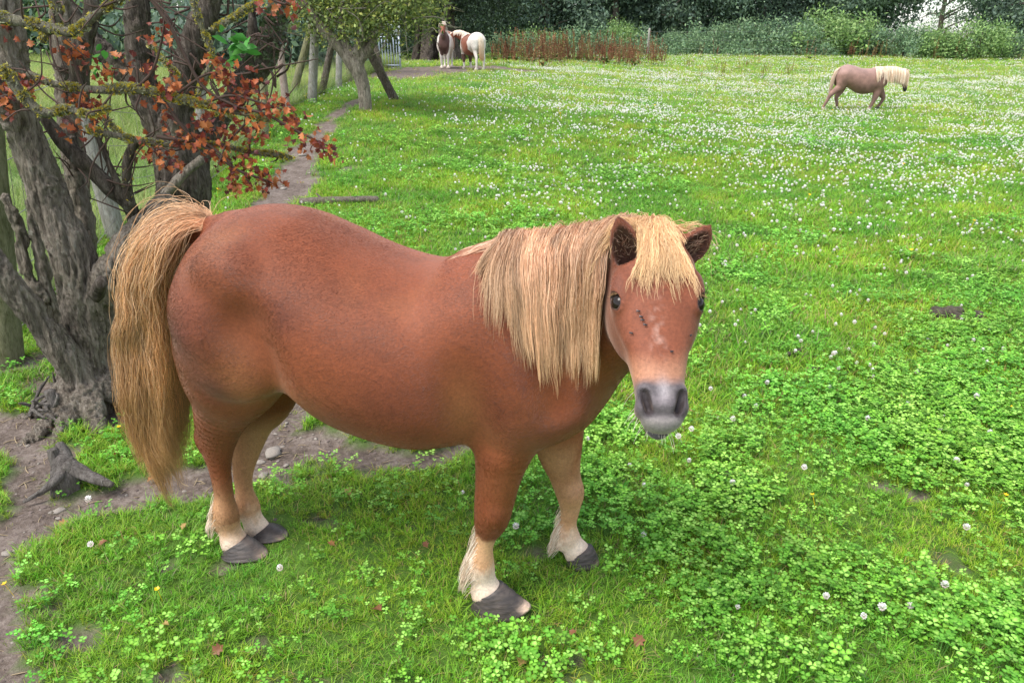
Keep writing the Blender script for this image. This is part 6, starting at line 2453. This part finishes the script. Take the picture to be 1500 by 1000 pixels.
def pied(V, a0, ax, lv, wn_, k, which):
    n = fbm(V * 5, 3) * 1.6
    n3 = fbm(V * 14, 2)[:, None]
    s, l, z = V[:, 0], V[:, 1], V[:, 2]
    W = np.array([0.62, 0.58, 0.53]) * (1 + 0.05 * n3)
    B = np.array([0.19, 0.062, 0.034]) * (1 + 0.15 * n3)
    D = np.array([0.085, 0.045, 0.038]) * (1 + 0.15 * n3)
    q = V - a0
    u = (q @ ax) / k
    wv = q @ wn_
    v = q @ lv
    head_ = (np.abs(v) < 0.13) & (u > -0.03) & (wv > -0.15) & (u < 0.5) & (s > 0.8)
    if which == 0:
        c = W.copy()
        chest = (s > 0.74) & (((l + 0.02 * n) / 0.165) ** 2 + ((z - 0.70) / 0.32) ** 2 < 1 + 0.35 * n) & (~head_)
        c = np.where(chest[:, None], D, c)
        c = np.where((head_ & (u > 0.06))[:, None], B, c)
        c = np.where((head_ & (np.abs(v) < 0.018) & (u > 0.06) & (u < 0.33))[:, None], B * 1.3, c)
        c = np.where(((s < 0.70) & (s > 0.25) & (z > 0.6 + 0.2 * n))[:, None], B, c)
    else:
        c = W.copy()
        patch = (s > 0.34 + 0.1 * n) & (s < 0.80 + 0.1 * n) & (z > 0.40)
        c = np.where(patch[:, None], B, c)
        c = np.where(((s > 0.92) & (z > 0.66))[:, None], B * 1.1, c)
        c = np.where(head_[:, None], B * 1.15, c)
        c = np.where(((z < 0.42) & (s > 0.3) & (s < 0.8))[:, None], D, c)
        c = np.where(((z < 0.45) & (z > 0.22) & (s > 0.6))[:, None], D * 1.4, c)
    mz = (head_ & (u > 0.36))[:, None]
    c = np.where(mz, np.array([0.10, 0.07, 0.07]), c)
    return c


def far_ponies():
    # walking pony, seen from its right side
    p = on(1262, 163)
    legs = [(-0.10, [(0.10, 0.66), (0.10, 0.58), (-0.02, 0.47), (-0.125, 0.36), (-0.18, 0.23), (-0.235, 0.12), (-0.255, 0.065)]),
            (0.10, [(0.16, 0.64), (0.20, 0.54), (0.16, 0.42), (0.10, 0.31), (0.125, 0.19), (0.15, 0.09), (0.165, 0.05)]),
            (-0.10, [(0.97, 0.62), (0.96, 0.48), (0.93, 0.33), (0.905, 0.24), (0.865, 0.14), (0.83, 0.075), (0.815, 0.05)]),
            (0.10, [(1.02, 0.60), (1.09, 0.46), (1.16, 0.36), (1.20, 0.29), (1.175, 0.20), (1.13, 0.12), (1.09, 0.075)])]
    # put hooves on the ground: lowest point 0.005
    neck = [(0.95, 0, 0.78), (1.14, 0, 0.84), (1.32, 0, 0.87), (1.47, 0, 0.86)]
    head = ((1.545, 0, 0.90), (1.635, 0, 0.46), (1.0, 0, 0.25))
    far_pony('small roan pony with a flaxen mane walking right across the clover field', (p[0] - 0.62, p[1], p[2]), math.radians(-3), 0.86, legs, neck, head, roan,
             [(0.80, 0.66, 0.50), (0.70, 0.52, 0.36), (0.85, 0.75, 0.60), (0.55, 0.38, 0.25)], ((0.60, 0.45, 0.33), (0.30, 0.20, 0.15)),
             hoofc=((0.35, 0.27, 0.22), (0.08, 0.06, 0.06), (0.40, 0.32, 0.28), (0.03, 0.03, 0.035)), T=T_SIDE, tail_bias=(-0.05, 0), mane_len=0.48, mside=-1, seed=1)
    TT = T_SIDE.copy()
    TT[:, 0] *= 0.93
    st = [(-0.11, [(0.09, 0.66), (0.09, 0.58), (0.05, 0.46), (0.0, 0.35), (0.0, 0.22), (0.01, 0.11), (0.03, 0.055)]), (0.11, [(0.11, 0.66), (0.12, 0.58), (0.08, 0.46), (0.03, 0.35), (0.03, 0.22), (0.04, 0.11), (0.06, 0.055)]),
          (-0.10, [(0.90, 0.62), (0.90, 0.48), (0.90, 0.34), (0.90, 0.26), (0.89, 0.15), (0.88, 0.09), (0.90, 0.055)]), (0.10, [(0.92, 0.62), (0.93, 0.48), (0.93, 0.34), (0.93, 0.26), (0.92, 0.15), (0.91, 0.09), (0.93, 0.055)])]
    # front pied pony: faces us, head up
    p = on(652, 101)
    rz = math.radians(-92)
    d = np.array([math.cos(rz), math.sin(rz)])
    sc = 1.0
    neck = [(0.84, 0, 0.78), (0.98, 0, 0.92), (1.05, 0, 1.04), (1.09, 0, 1.16)]
    head = ((1.12, 0, 1.24), (1.38, 0, 0.92), (0.8, 0, 0.5))
    far_pony('brown and white pied pony standing face-on with its head up under the dark tree', (p[0] - d[0] * 0.92 * sc, p[1] - d[1] * 0.92 * sc, p[2]), rz, sc, st, neck, head, lambda *a: pied(*a, 0),
             [(0.62, 0.56, 0.49), (0.50, 0.38, 0.28)], ((0.6, 0.5, 0.4), (0.5, 0.4, 0.3)), hoofc=((0.5, 0.42, 0.35),) * 4, T=TT, mane_len=0.2, seed=2)
    # rear pied pony: seen from behind, head turned left to the other one
    p = on(704, 104)
    rz = math.radians(118)
    d = np.array([math.cos(rz), math.sin(rz)])
    neck = [(0.84, 0, 0.80), (1.00, 0.04, 0.90), (1.13, 0.13, 0.97), (1.22, 0.22, 0.99)]
    head = ((1.27, 0.28, 1.00), (1.42, 0.54, 0.72), (0.35, 0.45, 0.7))
    far_pony('white-rumped chestnut pied pony seen from behind, nosing the face-on pied pony', (p[0], p[1], p[2]), rz, 1.0, st, neck, head, lambda *a: pied(*a, 1),
             [(0.78, 0.68, 0.58), (0.70, 0.55, 0.42)], ((0.78, 0.70, 0.58), (0.55, 0.33, 0.16)), hoofc=((0.5, 0.42, 0.35),) * 4, T=TT, mane_len=0.2, mside=1, seed=3)


far_ponies()


# ------------------------------------------------------------------ small things on the ground
def ground_things():
    rng = np.random.default_rng(44)
    # fallen log behind the pony's back
    a, b = on(440, 302), on(554, 298)
    root = a
    mb = MB()
    mb.tube(np.array([[0, 0, 0.03], (b - a) * 0.5 + [0, 0, 0.035], (b - a) + [0, 0, 0.03]]), [0.036, 0.032, 0.028], n=26, seg=12, amp=0.12)
    mb.tube(np.array([(b - a) * 0.3 + [0, 0, 0.04], (b - a) * 0.2 + [0, 0.05, 0.09]]), [0.014, 0.008], n=6, seg=7, amp=0.2)
    o = mb.build('fallen_branch', mat_bark('log_bark', ((0.08, 0.065, 0.05), (0.20, 0.165, 0.13), (0.34, 0.30, 0.25)), 0.3, 1.5, 0.4))
    o.location = a
    tag(o, 'fallen weathered branch lying in the grass above the back of the chestnut pony', 'branch')
    # dead root stump in the lower left
    g = on(98, 715)
    root = empty('dead_stump', tuple(g))
    tag(root, 'grey forked piece of dead wood poking from the ground at the lower left', 'stump')
    mt = mat_bark('dead_wood', ((0.07, 0.06, 0.05), (0.20, 0.175, 0.155), (0.36, 0.33, 0.30)), 0.2, 1.5, 0.1)

    def L(px, py, w, dy=0.0):
        q, r_ = pxpath([(px, py, w, dy)], float(g[1]))
        return q[0] - g, r_[0]
    for path in ([(86, 648, 9, 0.05), (92, 665, 20, 0.04), (92, 690, 30, 0.0), (100, 720, 40, 0.0)], [(96, 680, 24, 0), (120, 692, 18, 0), (145, 702, 14, -0.02), (165, 710, 7, -0.03)], [(92, 690, 22, 0), (80, 705, 16, -0.05), (60, 720, 9, -0.06), (35, 735, 4, -0.08)], [(76, 658, 12, 0.02), (84, 680, 16, 0.02)]):
        q = [L(*s) for s in path]
        MB().tube(np.array([a_[0] for a_ in q]), [a_[1] for a_ in q], n=20, seg=12, amp=0.35).build('root', mt, root)
    # old brush of roots beside the tree
    g = on(70, 612)
    root = empty('dead_stump', tuple(g))
    tag(root, 'low tangle of broken pale roots at the foot of the left hawthorn', 'stump')
    mb = MB()
    for k in range(26):
        px, py = 40 + rng.random() * 60, 575 + rng.random() * 35
        q = aty(px, py, float(g[1]) + rng.uniform(-0.1, 0.1)) - g
        q[2] = abs(q[2]) * 0.6 + 0.02
        e = q + rng.normal(size=3) * np.array([0.05, 0.05, 0.05])
        e[2] = max(e[2], -0.01)
        mb.tube(np.array([q, (q + e) / 2 + rng.normal(size=3) * 0.01, e]), [0.008, 0.007, 0.003], n=7, seg=5, amp=0.4)
    mb.build('root', mt, root)
    q, r_ = pxpath([(72, 572, 14), (82, 600, 15), (90, 625, 14)], float(g[1]) - 0.05)
    MB().tube(q - g, r_, n=12, seg=10, amp=0.25).build('stake', mt, root)
    # stones
    st = []
    tms = NT('stone', 0.85, 0.2)
    nz = tms.noise(tms.coord('Object'), 60, 5, 0.7)
    tms.color(tms.ramp(nz, [(0.3, (0.12, 0.10, 0.085)), (0.52, (0.27, 0.235, 0.20)), (0.68, (0.46, 0.42, 0.37))]))
    tms.bump(nz, 0.5, 0.004)
    for k in range(5):
        th = np.linspace(0, math.pi, 7)
        ph = np.arange(9) / 9 * 6.283
        V = np.array([[math.sin(a) * math.cos(b), math.sin(a) * math.sin(b), math.cos(a)] for a in th for b in ph])
        V = V * (1 + 0.55 * fbm(V * 1.9 + k * 5, 3))[:, None] * np.array([1, 0.72, 0.34])
        F = np.array([[i * 9 + j, (i + 1) * 9 + j, (i + 1) * 9 + (j + 1) % 9, i * 9 + (j + 1) % 9] for i in range(6) for j in range(9)])
        st.append(mesh_obj('stone', V, F, tms.m, link=False).data)
    special = [(86, 742, 0.020, 'whitish stone on the bare earth below the forked dead wood'), (8, 805, 0.018, 'beige stone at the left edge of the bare path'), (20, 800, 0.010, 'small pale stone just right of the beige stone at the left edge'), (28, 832, 0.012, 'small grey stone below the beige stone at the left edge'),
               (380, 668, 0.020, 'pale stone between the hind legs and the belly'), (400, 658, 0.042, 'broad flat grey stone behind the hind legs'), (384, 688, 0.022, 'yellowish stone beside the far hind leg'), (418, 674, 0.012, 'small white stone right of the far hind leg'), (443, 228, 0.05, 'white flat stone on the path beyond the pony'), (415, 275, 0.04, 'pale stone on the path just above the croup'), (405, 248, 0.04, 'grey stone at the left side of the path')]
    for px, py, s, lb in special:
        p = on(px, py)
        o = link_data('stone', st[int(rng.integers(0, 5))], None, (p[0], p[1], p[2] + s * 0.15), rng.uniform(0, 6), s)
        tag(o, lb, 'stone', 'stones on the bare earth')
    n = 0
    while n < 150:
        px, py = rng.choice([rng.uniform(0, 460), rng.uniform(380, 520)]), rng.uniform(150, 960)
        p = on(px, py)
        if float(dirt(np.array([p[0]]), np.array([p[1]]))[0]) < 0.6: continue
        s = rng.uniform(0.003, 0.011) * (1 + (p[1] > 4) * 1.2)
        o = link_data('stone', st[int(rng.integers(0, 5))], None, (p[0], p[1], p[2] + s * 0.1), rng.uniform(0, 6), s)
        tag(o, 'tiny grey pebble half pressed into the bare earth', 'pebble', 'pebbles on the bare earth')
        n += 1
    # clods and dry bits on the bare earth
    cl = mesh_obj('c', [[0, 0, 0.6], [1, 0, 0], [-0.3, 0.8, 0], [-0.6, -0.6, 0], [0.2, -0.9, 0]], np.array([[0, 1, 2], [0, 2, 3], [0, 3, 4], [0, 4, 1]]), NT('clod', 0.95).color((0.13, 0.10, 0.088)).m, link=False, smooth=False)
    tw = MB()
    tw.tube(np.array([[-1, 0, 0.1], [0, 0.15, 0.2], [1, 0, 0.1]]), [0.06, 0.07, 0.04], n=6, seg=4, amp=0.2)
    tw = tw.build('t', NT('dry_straw', 0.8).color((0.30, 0.23, 0.14)).m, link=False)
    x, y, r = sample_field(2200, 0.95, 4.6, 900)
    D = dirt(x, y)
    k = r.random(len(x)) < D * 0.75
    x, y = x[k], y[k]
    n = len(x)
    idx = (r.random(n) < 0.22).astype(int)
    s = np.where(idx == 0, 0.002 + 0.010 * r.random(n) ** 2.5, 0.008 + 0.02 * r.random(n) ** 2)
    o = scatter('soil_crumbs', [cl, tw], np.stack([x, y, gz(x, y)], -1), np.stack([r.normal(size=n) * 0.3, r.normal(size=n) * 0.3, r.random(n) * 6.28], -1), s, idx, np.ones((n, 3)))
    tag(o, 'crumbs of earth and dry straw scattered over the bare soil', 'soil crumbs', kind='stuff')
    # dung
    td_ = NT('dung', 0.9, 0.2)
    nz = td_.noise(td_.coord('Object'), 60, 5, 0.7)
    td_.color(td_.ramp(nz, [(0.3, (0.020, 0.016, 0.012)), (0.7, (0.10, 0.085, 0.06))]))
    for px, py, s, lb in ((1390, 466, 0.038, 'dark pile of dung in the grass at the right'), (1247, 549, 0.012, 'small dark dung crumb in the grass, right of the muzzle'), (1192, 546, 0.011, 'small brown dung crumb just left of the other crumb'), (1166, 524, 0.014, 'flat pinkish-brown dung scrap right of the muzzle')):
        p = on(px, py)
        mb = MB()
        for k in range(11 if s > 0.02 else 3):
            c = rng.normal(size=3) * np.array([s * 1.5, s, s * 0.1]) + [0, 0, s * 0.7]
            mb.tube(np.array([c - [s * 0.8, 0, 0], c - [s * 0.4, 0, 0], c + [s * 0.4, 0, 0], c + [s * 0.8, 0, 0]]), [s * 0.3, s * 0.8, s * 0.8, s * 0.3], n=8, seg=8, amp=0.25, seed=float(k))
        o = mb.build('dung_pile', td_.m)
        o.location = p + np.array([0, 0, 0.02 if s > 0.02 else 0.012])
        tag(o, lb, 'dung')
    # fallen leaves
    lv = [leaf_data('fallen_leaf', 10 + k, 0.034, c) for k, c in enumerate([(0.34, 0.16, 0.06), (0.24, 0.10, 0.05), (0.44, 0.28, 0.10)])]
    for px, py in ((735, 880), (812, 640), (505, 725), (275, 772), (620, 800), (1010, 610), (940, 938), (845, 930), (760, 985), (250, 925), (180, 668), (120, 700), (230, 700), (1250, 520), (330, 955), (480, 800), (560, 905), (100, 760), (160, 800), (1100, 700)):
        p = on(px, py)
        o = link_data('fallen_leaf', lv[int(rng.integers(0, 3))], None, (p[0], p[1], p[2] + 0.02), rng.uniform(0, 6), rng.uniform(0.7, 1.1))
        o.rotation_euler[0] = rng.normal() * 0.3
        tag(o, 'small brown withered leaf lying on the grass near the front pony', 'leaf', 'withered leaves lying on the grass')


ground_things()
